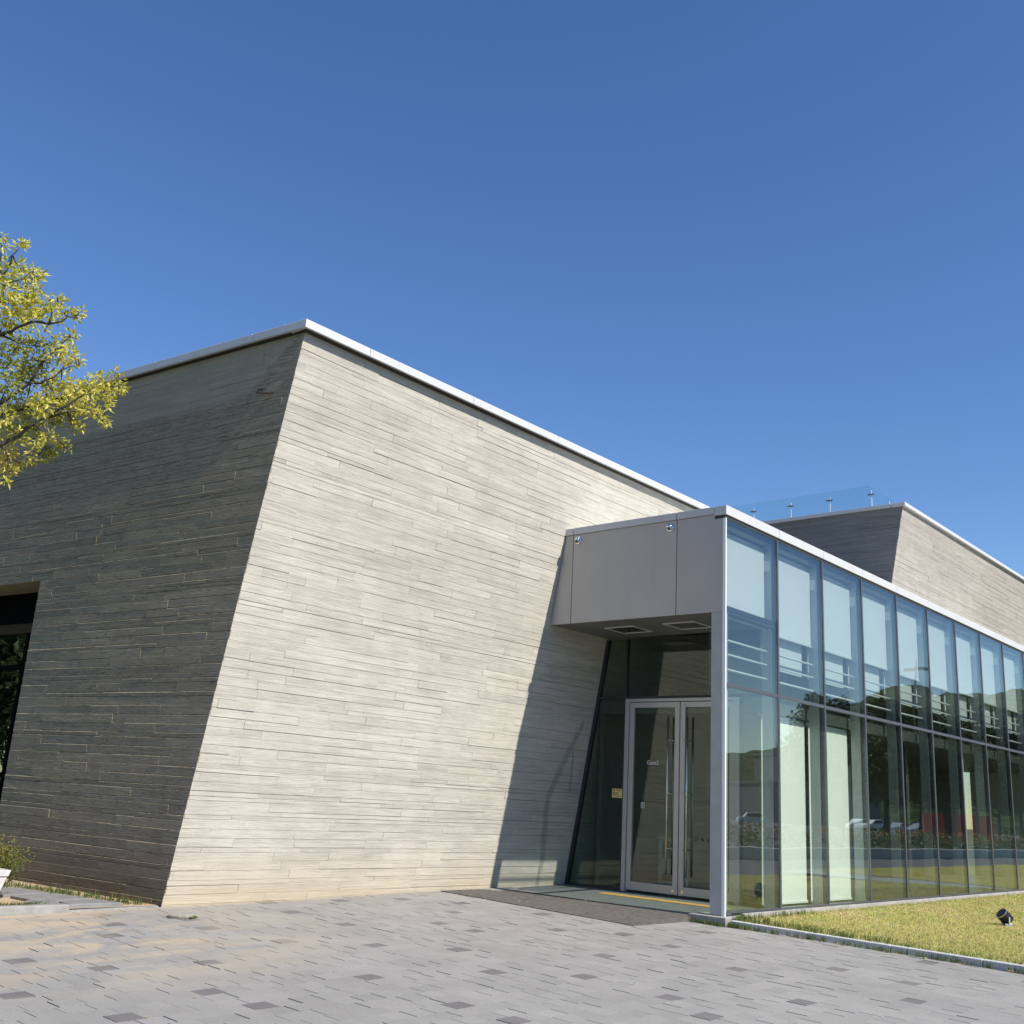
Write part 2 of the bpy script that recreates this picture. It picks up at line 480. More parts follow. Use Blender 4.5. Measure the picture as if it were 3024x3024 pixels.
def paver_mat():
    t = NT('concrete_pavers')
    tc = t.n('ShaderNodeTexCoord')
    P = tc.outputs['Object']
    rnd = t.attr('rnd')
    c = t.ramp(rnd, [(0.0, (0.138, 0.128, 0.127)), (0.055, (0.155, 0.146, 0.142)), (0.065, (0.232, 0.223, 0.210)), (0.5, (0.250, 0.240, 0.225)), (1.0, (0.268, 0.257, 0.240))])
    c = t.mix(1.0, c, t.ramp(t.noise(P, 0.8, 5), [(0.3, 0.90), (0.7, 1.06)]), 'MULTIPLY')
    c = t.mix(1.0, c, t.ramp(t.noise(P, 60, 4, 0.7), [(0.25, 0.80), (0.6, 1.05)]), 'MULTIPLY')
    # washed-out sandy soil that has run over the paving from the planting by the corner of the building
    sep = t.n('ShaderNodeSeparateXYZ'); t.l(P, sep.inputs[0])
    mp = t.n('ShaderNodeMapping'); mp.inputs['Scale'].default_value = (0.55, 1.5, 1); mp.inputs['Rotation'].default_value = (0, 0, math.radians(-8))
    t.l(P, mp.inputs[0])
    sn = t.noise(mp.outputs[0], 0.9, 6, 0.62, 0.6)
    dx = t.math('MULTIPLY', t.math('ADD', sep.outputs[0], 7.6), 0.40)
    dy = t.math('MULTIPLY', t.math('SUBTRACT', sep.outputs[1], 2.6), 0.48)
    dd = t.math('SQRT', t.math('ADD', t.math('MULTIPLY', dx, dx), t.math('MULTIPLY', dy, dy)))
    near = t.math('SUBTRACT', 1.25, dd, clamp=True)
    foot = t.math('SUBTRACT', 1.0, t.math('ABSOLUTE', t.math('MULTIPLY', t.math('SUBTRACT', sep.outputs[1], 3.8), 6.0)), clamp=True)
    footx = t.math('MULTIPLY', t.math('SUBTRACT', -2.0, sep.outputs[0]), 0.5, clamp=True)
    msk = t.math('MULTIPLY', t.math('MULTIPLY', near, 1.3), t.ramp(sn, [(0.42, 0.0), (0.56, 1.0)]), clamp=True)
    msk = t.math('ADD', t.math('MULTIPLY', msk, 0.8), t.math('MULTIPLY', t.math('MULTIPLY', foot, footx), 0.7), clamp=True)
    c = t.mix(msk, c, (0.40, 0.32, 0.222))
    t.principled(c, 0.88, 0, t.bump(t.noise(P, 90, 4, 0.7), 0.5, 0.003), 0.3)
    return t.mat

M['hill'] = hill_mat(); M['lawn'] = lawn_mat(); M['blade'] = blade_mat(); M['paver'] = paver_mat()
M['joint'] = simple('joint_sand', (0.075, 0.068, 0.06), 0.95, 0, 0.3, 12)
M['earth'] = simple('bare_ground', (0.10, 0.11, 0.06), 0.95, 0, 0.15, 0.4)
M['greenblade'] = leaf_mat('weed_blades', [(0, (0.03, 0.055, 0.012)), (0.6, (0.08, 0.13, 0.03)), (1, (0.22, 0.22, 0.07))], 0.35)
M['litter'] = leaf_mat('dry_leaves', [(0, (0.10, 0.05, 0.02)), (0.5, (0.30, 0.20, 0.09)), (1, (0.62, 0.52, 0.32))], 0.2)

# ------------------------------------------------------------------ ground planes
def pave_z(x, y): return -0.127 + 0.015 * x + 0.028 * y
def lawn_z(x, y): return max(-0.052 + 0.030 * y, -0.30) if y < 0 else -0.052

def struct(mb, name, m, **kw):
    return tag(mb.build(name, m, **kw), kind='structure')

def grid_sheet(name, xs, ys, zf, m):
    mb = MB()
    nx, ny = len(xs), len(ys)
    mb.v = [(x, y, zf(x, y)) for y in ys for x in xs]
    for j in range(ny - 1):
        for i in range(nx - 1):
            a = j * nx + i
            mb.f.append((a, a + 1, a + nx + 1, a + nx)); mb.r.append(0)
            mb.m.append(1 if isinstance(m, list) and (ys[j] >= 6.9 or xs[i] < -11.9) else 0)
    return struct(mb, name, m)

grid_sheet('ground', [-900, -60, 60, 900], [-900, -60, 60, 900], lambda x, y: -1.45, M['earth'])
XK = 0.10
grid_sheet('pavement_bed', [-30, -12, 0.22], [-30, -14, 3.80], lambda x, y: pave_z(x, y) - 0.008, M['joint'])
grid_sheet('pavement_outer', [-30, -14.52], [-30, 3.80], lambda x, y: pave_z(x, y) - 0.002, M['paver'])

def build_pavers():
    mb = MB()
    darks = []
    y = 3.79
    W = 0.186
    gx = 0.006
    r = 0
    lens = (0.209, 0.209, 0.209, 0.209, 0.209, 0.209, 0.418)
    while y > -9.0:
        x = -14.5 + random.uniform(0, 0.2)
        y0 = y - W
        while x < 0.14:
            L = 0.209 if random.random() < 0.86 else 0.313
            x1 = min(x + L, 0.16)
            if not (x1 - x < 0.03):
                g = random.choice((0.0012, 0.002, 0.003, 0.004, 0.0055, 0.0075))
                gy = random.choice((0.001, 0.0018, 0.003))
                o = random.uniform(-0.002, 0.002)
                tl = random.uniform(-0.0015, 0.0015)
                rn = random.random()
                if rn < 0.075:
                    if x1 - x > 0.25 or any(abs(x - u) < 0.75 and abs(y - v) < 0.5 for u, v in darks): rn = 0.1 + random.random() * 0.9
                    else: darks.append((x, y)); rn *= 0.7
                elif rn < 0.09: rn = 0.5
                a, b, c, d = x, x1 - g, y0 + gy, y
                P = [(a, c), (b, c), (b, d), (a, d)]
                top = [(px, py, pave_z(px, py) + o + (tl if k in (0, 3) else -tl)) for k, (px, py) in enumerate(P)]
                bot = [(px, py, pave_z(px, py) - 0.02) for px, py in P]
                i = len(mb.v)
                mb.v += bot + top
                for f in ((4, 5, 6, 7), (0, 1, 5, 4), (1, 2, 6, 5), (2, 3, 7, 6), (3, 0, 4, 7)):
                    mb.f.append(tuple(i + q for q in f)); mb.m.append(0); mb.r.append(rn)
            x = x1
            if x1 >= 0.159: break
        y = y0
        r += 1
    return struct(mb, 'pavement', M['paver'])
build_pavers()

# ------------------------------------------------------------------ board marked concrete walls
def board_rows(mb, x_left, x_right, z0, z1, out, hole=None, rowh=0.106, lmin=0.45, lmax=1.8, depth=0.3, rough=1.0, mi=0, tilt=0.0, gapk=1.0, cham=0.0):
    """boards in the local XZ plane; out = +1 / -1 is the outward side of local Y. x_left(z), x_right(z)"""
    z = z0
    while z < z1 - 0.01:
        zt = min(z + (rowh if random.random() < 0.72 else rowh * 0.5), z1)
        xa, xb = x_left(z), x_right(z)
        hx = None
        if hole and z < hole[3] - 0.02 and zt > hole[2]:
            hx = hole
            zt = min(zt, hole[3]) if z < hole[3] else zt
        x = xa - random.uniform(0, 1.2)
        spans = [(xa, xb)] if not hx else [(xa, hx[0])] + ([(hx[1], xb)] if xb > hx[1] else [])
        for (sa, sb) in spans:
            x = sa - random.uniform(0, 1.0)
            first = True
            while x < sb - 0.02:
                L = random.uniform(lmin, lmax)
                p, q = max(x, sa), min(x + L, sb)
                if sb - q < 0.12: q = sb
                if q - p > 0.02:
                    off = random.choice((0, 0, 1, 1, 2, 3, -1, -2)) * 0.0011 * rough + random.uniform(-0.0008, 0.0008)
                    tw = random.uniform(-0.0016, 0.0016) * rough
                    g = random.choice((0.001, 0.002, 0.003, 0.004, 0.0055, 0.008)) * (gapk if z < 5.75 else 1.0)
                    gx = random.choice((0.0005, 0.001, 0.002, 0.003))
                    # ends at a building edge follow the lean of the edge
                    dl = (x_left(zt) - x_left(z)) if p <= xa + 1e-6 else 0.0
                    dr = (x_right(zt) - x_right(z)) if q >= xb - 1e-6 else 0.0
                    e = 0.0 if (q >= xb - 1e-6 or q == sb) else gx
                    yo0 = out * (off - tw - tilt); yo1 = out * (off + tw + tilt)
                    bk = -out * 0.016
                    ch = random.choice((0.002, 0.004, 0.006, 0.008, 0.011)) * cham if z < 5.75 else 0.0
                    if ch:
                        pr = [(bk, z + g), (yo0, z + g), (yo1, zt - ch), (yo1 - out * ch * 1.1, zt), (bk, zt)]
                        i = len(mb.v); rn = random.random(); h0 = zt - z
                        mb.v += [(p + dl * (w - z) / h0, u, w) for u, w in pr] + [(q - e + dr * (w - z) / h0, u, w) for u, w in pr]
                        fs = [(i, i + 1, i + 2, i + 3, i + 4), (i + 9, i + 8, i + 7, i + 6, i + 5)] + [(i + (k + 1) % 5, i + k, i + 5 + k, i + 5 + (k + 1) % 5) for k in range(5)]
                        mb.f += fs; mb.m += [mi] * 7; mb.r += [rn] * 7
                    else:
                        P = [(p, bk, z + g), (q - e, bk, z + g), (q - e, yo0, z + g), (p, yo0, z + g),
                             (p + dl, bk, zt), (q - e + dr, bk, zt), (q - e + dr, yo1, zt), (p + dl, yo1, zt)]
                        mb.hexa(P, mi, random.random())
                x = q if q < sb else sb
                if q >= sb: break
        z = zt

def frame_from(origin, xd, zdir):
    X = Vector(xd).normalized()
    N = X.cross(Vector(zdir)).normalized()          # candidate for -Y
    Z = N.cross(X) * -1
    if Z.z < 0: Z = -Z
    Z = (Z - X * Z.dot(X)).normalized()
    Y = Z.cross(X)
    return Matrix(((X.x, Y.x, Z.x, origin[0]), (X.y, Y.y, Z.y, origin[1]), (X.z, Y.z, Z.z, origin[2]), (0, 0, 0, 1))), X, Y, Z

YW, T, XC, SX, PSI, PHI = 3.8059, -0.1759, -5.7585, 0.0240, 0.0045, -0.1169
HM, HMB = 6.765, 6.655
def wall_y(x, z): return YW + T * z + PSI * x
K0 = Vector((XC, YW + PSI * XC, 0))
KD = Vector((SX, T, 1.0))
WX = Vector((1, PSI, 0)).normalized()
LX = Vector((math.sin(PHI), math.cos(PHI), 0))

bld = empty('concrete_building', tuple(K0), 'large board-marked grey concrete hall with leaning walls, left of the glass entrance', 'building')
bi = bld.matrix_world.copy(); bi = Matrix.Translation(-K0)

# front wall (sunlit, overhanging)
mw, X1, Y1, Z1 = frame_from(K0, WX, KD)
el = KD.dot(X1) / KD.dot(Z1)
zmax = HMB / Z1.z
mb = MB()
board_rows(mb, lambda z: el * z, lambda z: 11.5, -0.25, zmax, -1)
# thickness behind the boards
zb = zmax
mb.hexa([(el * -0.25 + 0.02, 0.013, -0.25), (18.5, 0.013, -0.25), (18.5, 0.33, -0.25), (0.34, 0.33, -0.25),
         (el * zb + 0.02, 0.013, zb), (18.5, 0.013, zb), (18.5, 0.33, zb), (el * zb + 0.34, 0.33, zb)], 0, 0.5)
mb.build('front_wall', M['conc'], bld, mw=bi @ mw)

# side wall (in the shade, with a large window)
mw2, X2, Y2, Z2 = frame_from(K0, LX, KD)
el2 = KD.dot(X2) / KD.dot(Z2)
zmax2 = HMB / Z2.z
MW2i = mw2.inverted()
hx0 = 3.58
hole = (hx0, hx0 + 5.2, -0.6, 3.86)
mb = MB()
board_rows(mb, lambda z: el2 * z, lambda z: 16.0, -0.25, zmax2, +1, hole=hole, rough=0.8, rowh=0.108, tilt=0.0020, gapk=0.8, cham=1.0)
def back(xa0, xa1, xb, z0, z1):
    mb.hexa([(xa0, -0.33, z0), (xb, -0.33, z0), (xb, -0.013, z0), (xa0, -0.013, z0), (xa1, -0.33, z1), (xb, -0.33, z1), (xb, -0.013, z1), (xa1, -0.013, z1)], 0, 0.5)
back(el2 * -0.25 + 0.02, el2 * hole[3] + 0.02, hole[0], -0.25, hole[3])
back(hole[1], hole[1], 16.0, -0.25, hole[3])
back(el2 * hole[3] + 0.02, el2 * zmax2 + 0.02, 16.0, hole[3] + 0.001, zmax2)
mb.build('side_wall', M['conc_shaded'], bld, mw=bi @ mw2)

# window in the side wall: lintel, head bar, frame and panes, set back
wf = MB()
zt = hole[3]
wf.box(hx0 - 0.05, hole[1] + 0.05, -0.9, -0.335, zt + 0.0, zt + 0.12, 1)          # reveal head
wf.box(hx0 - 0.12, hx0 - 0.004, -0.9, -0.335, -0.3, zt, 1)                        # jambs
wf.box(hole[1] + 0.004, hole[1] + 0.12, -0.9, -0.335, -0.3, zt, 1)
wf.box(hx0, hole[1], -0.62, -0.50, zt - 0.62, zt - 0.48, 2)                       # light head rail
wf.box(hx0, hole[1], -0.60, -0.54, zt - 0.48, zt - 0.004, 3)
for zz in (2.74, 1.2, 0.0):
    wf.box(hx0, hole[1], -0.59, -0.52, zz - 0.035, zz + 0.035, 0)
for k in range(6):
    xx = hx0 + 0.03 + k * 0.9
    for (za, zb2) in ((0.036, 1.164), (1.236, 2.704), (2.776, zt - 0.622)):
        wf.box(xx, xx + 0.06, -0.588, -0.522, za, zb2, 0)
win = wf.build('window', [M['void'], M['conc_shaded'], M['rail_brown'], M['void']], bld, mw=bi @ mw2)
for k in range(5):
    g = MB()
    xx = hx0 + 0.09 + k * 0.9
    for (za, zb2) in ((0.036, 1.164), (1.236, 2.704), (2.776, zt - 0.622)):
        g.box(xx, xx + 0.84, -0.565, -0.55, za, zb2)
    g.build('pane', M['glass_win'], win)

# rusty hook left in the side wall
hk = MB()
p = MW2i @ Vector((-5.68, 3.284, 5.947))
hk.tube([(p.x - 0.02, 0.0, p.z + 0.06), (p.x - 0.02, 0.04, p.z + 0.05), (p.x, 0.05, p.z), (p.x - 0.16, 0.03, p.z - 0.02), (p.x - 0.25, 0.0, p.z - 0.02)], 0.009, 6)
hk.build('steel_hook', M['rust'], bld, mw=bi @ mw2)

# coping of the concrete hall, in lengths with open joints
def coping_run(p0, direction, inward, seams, z0, z1, par, inv, corner=None, wdt=0.35, gap=0.005):
    d, n = Vector(direction).normalized(), Vector(inward).normalized()
    for a, b in zip(seams[:-1], seams[1:]):
        mb = MB()
        P = []
        for z in (z0, z1):
            for (s, w) in ((a + gap / 2, 0), (b - gap / 2, 0), (b - gap / 2, wdt), (a + gap / 2, wdt)):
                q = p0 + d * s + n * w
                if corner is not None and w and s < 0.02 + gap and a == 0: q = corner
                P.append((q.x, q.y, z))
        mb.hexa(P)
        mb.build('coping', M['coping'], par, mw=inv, bevel=0.006)
kc = K0 + KD * HM + Vector((-0.087, -0.09, 0)); kc.z = 0
nf = Vector((0, 1, 0)); nl = Vector((math.cos(PHI), -math.sin(PHI), 0))
front_seams = [0.0, 1.05, 3.02, 4.96, 7.45, 9.4, 11.4, 13.4, 15.4, 17.9]
coping_run(kc, WX, nf, front_seams, HMB, HM, bld, bi, kc + LX * 0.352)
coping_run(kc + LX * 0.352, LX, nl, [0.0, 0.60, 2.53, 4.48, 6.4, 8.4, 10.4, 12.4, 15.4], HMB + 0.001, HM - 0.001, bld, bi)
def shade_strip(p0, d, n, L, par, inv, z):  # dark strip added under the coping as a painted shadow line
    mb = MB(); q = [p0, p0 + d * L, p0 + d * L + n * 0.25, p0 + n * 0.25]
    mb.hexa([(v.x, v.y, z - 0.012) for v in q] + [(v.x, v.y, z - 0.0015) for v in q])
    mb.build('coping_shade', M['shade_strip'], par, mw=inv)
shade_strip(kc + WX * 0.035 + nf * 0.035, WX, nf, 17.8, bld, bi, HMB)
shade_strip(kc + LX * 0.29 + nl * 0.035, LX, nl, 15.0, bld, bi, HMB - 0.0005)
rf = MB()
rk = [kc + WX * 0.2 + nf * 0.2, kc + WX * 17.8 + nf * 0.2, kc + WX * 17.8 + nf * 15, kc + LX * 15.2 + nl * 0.2]
rf.hexa([(q.x, q.y, HMB - 0.2) for q in rk] + [(q.x, q.y, HM - 0.03) for q in rk])
rf.build('roof', M['footing'], bld, mw=bi)
rw = MB(); q0 = kc + LX * 14.9 + nl * 0.5
rw.box(q0.x, 12.6, q0.y, q0.y + 0.3, -0.4, HMB - 0.205); rw.build('rear_wall', M['footing'], bld, mw=bi)
rw = MB(); rw.box(12.3, 12.6, 4.3, q0.y - 0.01, -0.4, HMB - 0.205); rw.build('end_wall', M['footing'], bld, mw=bi)
rw = MB(); rw.box(-6.6, 12.2, 4.3, q0.y - 0.01, -0.3, -0.10); rw.build('floor', M['interior'], bld, mw=bi)
rw = MB(); rw.box(-3.2, -3.0, 4.3, q0.y - 0.02, -0.099, 6.3); rw.build('inner_wall', M['interior'], bld, mw=bi)

# ------------------------------------------------------------------ far concrete block behind, with a glass railing
FK = Vector((12.78, 2.20, 9.071))
far = empty('upper_concrete_block', (FK.x, FK.y, 0), 'smaller board-marked concrete block rising behind the roof of the glass hall', 'building')
fi = Matrix.Translation(-Vector((FK.x, FK.y, 0)))
fb = Vector((FK.x - 0.0, FK.y + 0.06, 0)) - KD * 9.071 + KD * 0
fo = Vector((FK.x + 0.06, FK.y + 0.06, 9.071)) - KD * (9.071 - 4.6)
mwf, XF, YF, ZF = frame_from(fo, Vector((1, 0, 0)), KD)
elf = KD.dot(XF) / KD.dot(ZF)
zmf = (8.975 - fo.z) / ZF.z
mb = MB()
board_rows(mb, lambda z: elf * z, lambda z: 17.0, 0.0, zmf, -1, rowh=0.13, lmin=0.8, lmax=3.0, rough=1.3)
mb.hexa([(0.02, 0.013, 0), (17, 0.013, 0), (17, 0.3, 0), (0.3, 0.3, 0), (elf * zmf + 0.02, 0.013, zmf), (17, 0.013, zmf), (17, 0.3, zmf), (0.3 + elf * zmf, 0.3, zmf)], 0, 0.5)
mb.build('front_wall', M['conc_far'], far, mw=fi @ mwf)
mwg, XG, YG, ZG = frame_from(fo, Vector((0, 1, 0)), KD)
elg = KD.dot(XG) / KD.dot(ZG)
zmg = (8.975 - fo.z) / ZG.z
mb = MB()
board_rows(mb, lambda z: elg * z, lambda z: 14.0, 0.0, zmg, +1, rowh=0.13, lmin=0.8, lmax=3.0, rough=1.3)
mb.hexa([(0.02, -0.3, 0), (14, -0.3, 0), (14, -0.013, 0), (0.02, -0.013, 0), (elg * zmg + 0.02, -0.3, zmg), (14, -0.3, zmg), (14, -0.013, zmg), (elg * zmg + 0.02, -0.013, zmg)], 0, 0.5)
mb.build('side_wall', M['conc_far_shaded'], far, mw=fi @ mwg)
fc = Vector((FK.x, FK.y, 0))
coping_run(fc, (1, 0, 0), (0, 1, 0), [0, 1.9, 3.9, 5.9, 7.9, 9.9, 11.9, 13.9, 17.2], 8.975, 9.071, far, fi)
coping_run(fc + Vector((0, 0.36, 0)), (0, 1, 0), (1, 0, 0), [0, 0.8, 2.75, 4.7, 6.7, 8.7, 13.8], 8.976, 9.070, far, fi)
rf = MB(); rf.box(FK.x + 0.2, FK.x + 17, FK.y + 0.2, FK.y + 14, 8.8, 9.03)
rf.build('roof', M['footing'], far, mw=fi)

rail = empty('glass_railing', (13.1, 3.2, 9.03), 'clear glass railing on steel posts along the roof edge of the far concrete block', 'railing')
ri = Matrix.Translation(-Vector((13.1, 3.2, 9.03)))
RZ0, RZ1 = 9.09, 9.74
ys = [3.2, 4.345, 5.48, 6.615, 7.75, 8.89, 10.03]
for k in range(len(ys) - 1):
    g = MB(); g.box(13.092, 13.108, ys[k] + 0.012, ys[k + 1] - 0.012, RZ0, RZ1)
    g.build('glass_panel', M['glass_rail'], rail, mw=ri)
xs = [13.12, 14.26, 15.40, 16.54]
for k in range(3):
    g = MB(); g.box(xs[k] + 0.012, xs[k + 1] - 0.012, 3.192, 3.208, RZ0, RZ1)
    g.build('glass_panel', M['glass_rail'], rail, mw=ri)
def rail_post(x, y, alongx):
    b = MB()
    b.box(x + 0.03, x + 0.05, y - 0.011, y + 0.011, 9.03, 9.60)
    o = b.build('post', M['trim'], rail, mw=ri)
    c = MB()
    if not alongx:
        c.box(x - 0.02, x + 0.07, y - 0.08, y + 0.08, 9.482, 9.502)
    else:
        c.box(x - 0.06, x + 0.12, y - 0.03, y + 0.03, 9.475, 9.505)
    c.build('clamp', M['mull'], o)
for y in ys: rail_post(13.1, y, False)
for x in xs[1:]: rail_post(x, 3.19, True)

# ------------------------------------------------------------------ glass pavilion
PT = 1.5444
NB = 12
XE = NB * PT
H, HB, ZTR, ZBOX = 5.466, 5.330, 2.946, 3.945
pav = empty('glass_pavilion', (0, 0, 0), 'two-storey glass entrance hall with grey metal fascia, corner post and recessed doors marked Gate2', 'building')
def P(mb, name, m, **kw): return mb.build(name, m, pav, **kw)

# roof edge coping
for k in range(NB):
    c = MB()
    x0 = k * PT + (0.0 if k == 0 else 0.03); x1 = (k + 1) * PT + 0.03
    if k == 0: x0 = -0.022
    c.box(x0 + (0.004 if k else 0), x1 - 0.004, -0.035, 0.16, HB, H)
    P(c, 'coping', M['coping'], bevel=0.005)
for (ya, yb) in ((0.166, 0.786), (0.794, 2.696), (2.704, 2.868)):
    c = MB(); c.box(-0.0215, 0.2, ya, yb, HB + 0.028, H - 0.001)
    P(c, 'coping', M['coping'], bevel=0.005)
r_ = MB(); r_.prism_x([(0.165, HB - 0.10), (wall_y(0, HB - 0.10) - 0.02, HB - 0.10), (wall_y(0, H) - 0.02, H - 0.02), (0.165, H - 0.02)], 0.205, XE)
P(r_, 'roof', M['white'])
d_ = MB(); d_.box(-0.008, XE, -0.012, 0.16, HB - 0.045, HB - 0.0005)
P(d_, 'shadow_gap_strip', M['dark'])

# fascia panels over the porch
def wy(z): return wall_y(0, z) - 0.012
ZF1 = HB + 0.022
back_ = MB(); back_.prism_x([(0.05, ZBOX + 0.006), (wy(ZBOX) - 0.0, ZBOX + 0.006), (wy(ZF1 - 0.01), ZF1 - 0.01), (0.05, ZF1 - 0.01)], 0.026, 0.10)
P(back_, 'fascia_backing', M['dark'])
for pts in ([(0.036, ZBOX), (0.785, ZBOX), (0.785, ZF1), (0.036, ZF1)],
            [(0.797, ZBOX), (2.690, ZBOX), (2.698, ZF1), (0.797, ZF1)],
            [(2.702, ZBOX), (wy(ZBOX), ZBOX), (wy(ZF1), ZF1), (2.710, ZF1)]):
    f = MB(); f.prism_x(pts, 0.0, 0.025)
    P(f, 'fascia_panel', M['panel'], bevel=0.002)
t_ = MB(); t_.box(-0.006, 0.023, -0.016, 0.030, -0.02, HB - 0.046)
P(t_, 'corner_trim', M['trim'])
p_ = MB(); p_.box(0.003, 0.15, 0.034, 0.21, -0.02, ZBOX - 0.001)
P(p_, 'corner_post', M['post'], bevel=0.003)

# porch ceiling of narrow slats with two square lights
s_ = MB()
x = 0.03
while x < 1.53:
    s_.box(x, x + 0.030, 0.03, wall_y(0, ZBOX) - 0.03, ZBOX + 0.004, ZBOX + 0.02)
    x += 0.0375
s_.box(0.028, 1.66, 0.03, wall_y(0, ZBOX) - 0.03, ZBOX + 0.032, ZBOX + 0.10, 1)
sof = P(s_, 'porch_ceiling', [M['soffit'], M['dark']])
for (ya, yb) in ((1.90, 2.45), (0.82, 1.37)):
    f = MB()
    w = 0.022
    xa, xb = 0.55, 1.09
    z0, z1 = ZBOX - 0.010, ZBOX + 0.003
    f.box(xa, xb, ya, ya + w, z0, z1); f.box(xa, xb, yb - w, yb, z0, z1)
    f.box(xa, xa + w, ya + w, yb - w, z0, z1); f.box(xb - w, xb, ya + w, yb - w, z0, z1)
    f.box(xa + w, xb - w, ya + w, yb - w, z0 + 0.008, z1, 1)
    f.build('recessed_light', [M['lightframe'], M['lens']], sof)

# mullions, transom, base
for k in range(1, NB + 1):
    m = MB(); xk = k * PT
    m.box(xk - 0.022, xk + 0.022, -0.018, 0.07, 0.012, HB - 0.046)
    P(m, 'mullion', M['mull'])
for k in range(NB):
    xa = k * PT + (0.0225 if k else 0.0235); xb = (k + 1) * PT - 0.0225
    m = MB(); m.box(xa, xb, -0.015, 0.06, ZTR - 0.024, ZTR + 0.024)
    P(m, 'transom', M['mull'])
    m = MB(); m.box(xa, xb, -0.0145, 0.06, 0.012, 0.035)
    P(m, 'base_rail', M['mull'])
for k in range(NB):
    xa = k * PT + (0.0235 if k == 0 else 0.0235); xb = (k + 1) * PT - 0.0235
    u = MB(); u.box(xa, xb, -0.008, 0.008, ZTR + 0.0245, HB - 0.046)
    P(u, 'upper_pane', M['glass_up'])
    lo = MB(); lo.box(xa, xb, -0.008, 0.008, 0.0355, ZTR - 0.0245)
    P(lo, 'lower_pane', M['glass_low'])
# inner fins behind each mullion
for k in range(1, NB):
    m = MB(); xk = k * PT
    m.box(xk - 0.035, xk + 0.035, 0.075, 0.235, 0.012, HB - 0.11)
    fn = P(m, 'fin', M['fin'])
    b = MB(); b.box(xk - 0.043, xk - 0.0355, 0.10, 0.21, 4.82, 4.98)
    b.build('bracket', M['white'], fn)
# rails inside the upper glazing
for z in (3.19, 3.40, 3.60):
    b = MB(); b.tube([(0.05, 0.16, z), (1.50, 0.16, z)], 0.017, 8); P(b, 'guard_rail', M['white'], smooth=True)
    for k in range(1, NB):
        b = MB(); b.tube([(k * PT + 0.04, 0.16, z), ((k + 1) * PT - 0.04, 0.16, z)], 0.017, 8)
        P(b, 'guard_rail', M['white'], smooth=True)
# interior
i_ = MB()
i_.box(1.60, XE, 0.30, wall_y(0, 2.95) - 0.03, 2.72, 2.92)
P(i_, 'upper_floor', M['interior_floor'])
i_ = MB(); i_.box(XE, XE + 0.2, 0.01, wall_y(0, 5.2) - 0.03, -0.2, HB - 0.001); P(i_, 'end_wall', M['white'])
i_ = MB(); i_.box(1.50, XE, 0.03, YW + 0.04, -0.16, -0.002); P(i_, 'floor', M['interior_floor'])
i_ = MB(); i_.box(2.2, XE - 0.05, 1.45, 1.55, 2.925, 5.20); P(i_, 'gallery_partition', M['partition'])
for k in range(1, NB):
    i_ = MB(); xa = k * PT + 0.06
    i_.box(xa, (k + 1) * PT - 0.16, 0.29, 0.32, 3.40, 3.915); P(i_, 'gallery_panel', M['white'])
i_ = MB(); i_.box(1.66, XE - 0.05, 3.20, 3.28, 0.0, 2.715); P(i_, 'added_dark_screen', M['interior'])  # dark screen added before the back wall to make the hall look dark
# round columns of the hall
for xk in (10.25, 4.3 + 12.3):
    cc = MB(); cc.tube([(xk, 0.42, -0.002), (xk, 0.42, 2.719)], 0.12, 24); P(cc, 'column', M['white'], smooth=True)
for xk in (2.75, 5.6, 8.3, 13.2):
    cc = MB(); cc.box(xk, xk + 0.14, 0.75, 0.95, 0.0, 2.719); P(cc, 'column', M['mull'])

# footing and plinth
f_ = MB()
f_.box(0.45, XE, -0.05, 0.025, -0.30, 0.002)
f_.box(-0.13, 0.45, -0.10, 0.44, -0.30, -0.022)
P(f_, 'footing', M['footing'], bevel=0.006)

# porch floor
pf = MB()
nx, ny = 5, 11
xs_ = [0.0 + k * 0.314 for k in range(6)]; ys_ = [0.445 + k * 0.307 for k in range(12)]
for a, b in zip(xs_[:-1], xs_[1:]):
    for c0, c1 in zip(ys_[:-1], ys_[1:]):
        za, zb_ = -0.042 + 0.024 * a, -0.042 + 0.024 * b
        c1 = min(c1, 3.81)
        pf.hexa([(a + .002, c0 + .002, -0.1), (b - .002, c0 + .002, -0.1), (b - .002, c1 - .002, -0.1), (a + .002, c1 - .002, -0.1),
                 (a + .002, c0 + .002, za), (b - .002, c0 + .002, zb_), (b - .002, c1 - .002, zb_), (a + .002, c1 - .002, za)], 0, random.random())
pf.box(0.46, 1.57, 0.03, 0.442, -0.1, -0.006)
P(pf, 'porch_floor', M['tile'])

# door wall (faces the forecourt)
XD = 1.5716
def wl(z): return wall_y(XD, z) - 0.004
fr = MB()
fr.prism_x([(wl(0) - 0.05, 0.0), (wl(0), 0.0), (wl(3.93), 3.93), (wl(3.93) - 0.05, 3.93)], XD - 0.03, XD + 0.05)
P(fr, 'porch_frame', M['dark']); fr = MB()
fr.box(XD - 0.028, XD + 0.05, 2.692, 2.722, 0.0, 3.93)
fr.box(XD - 0.026, XD + 0.05, 0.05, 2.690, 2.952, 2.992)
P(fr, 'porch_frame', M['dark']); fr = MB()
fr.prism_x([(2.724, 2.952), (wl(2.952) - 0.051, 2.952), (wl(2.992) - 0.051, 2.992), (2.724, 2.992)], XD - 0.026, XD + 0.05)
P(fr, 'porch_frame', M['dark']); fr = MB()
fr.prism_x([(2.724, 0.0), (wl(0) - 0.051, 0.0), (wl(0.03) - 0.051, 0.03), (2.724, 0.03)], XD - 0.026, XD + 0.05)
P(fr, 'porch_frame', M['dark']); fr = MB()
fr.box(XD - 0.026, XD + 0.05, 0.05, 0.62, 0.0, 0.03)
P(fr, 'porch_frame', M['dark'])
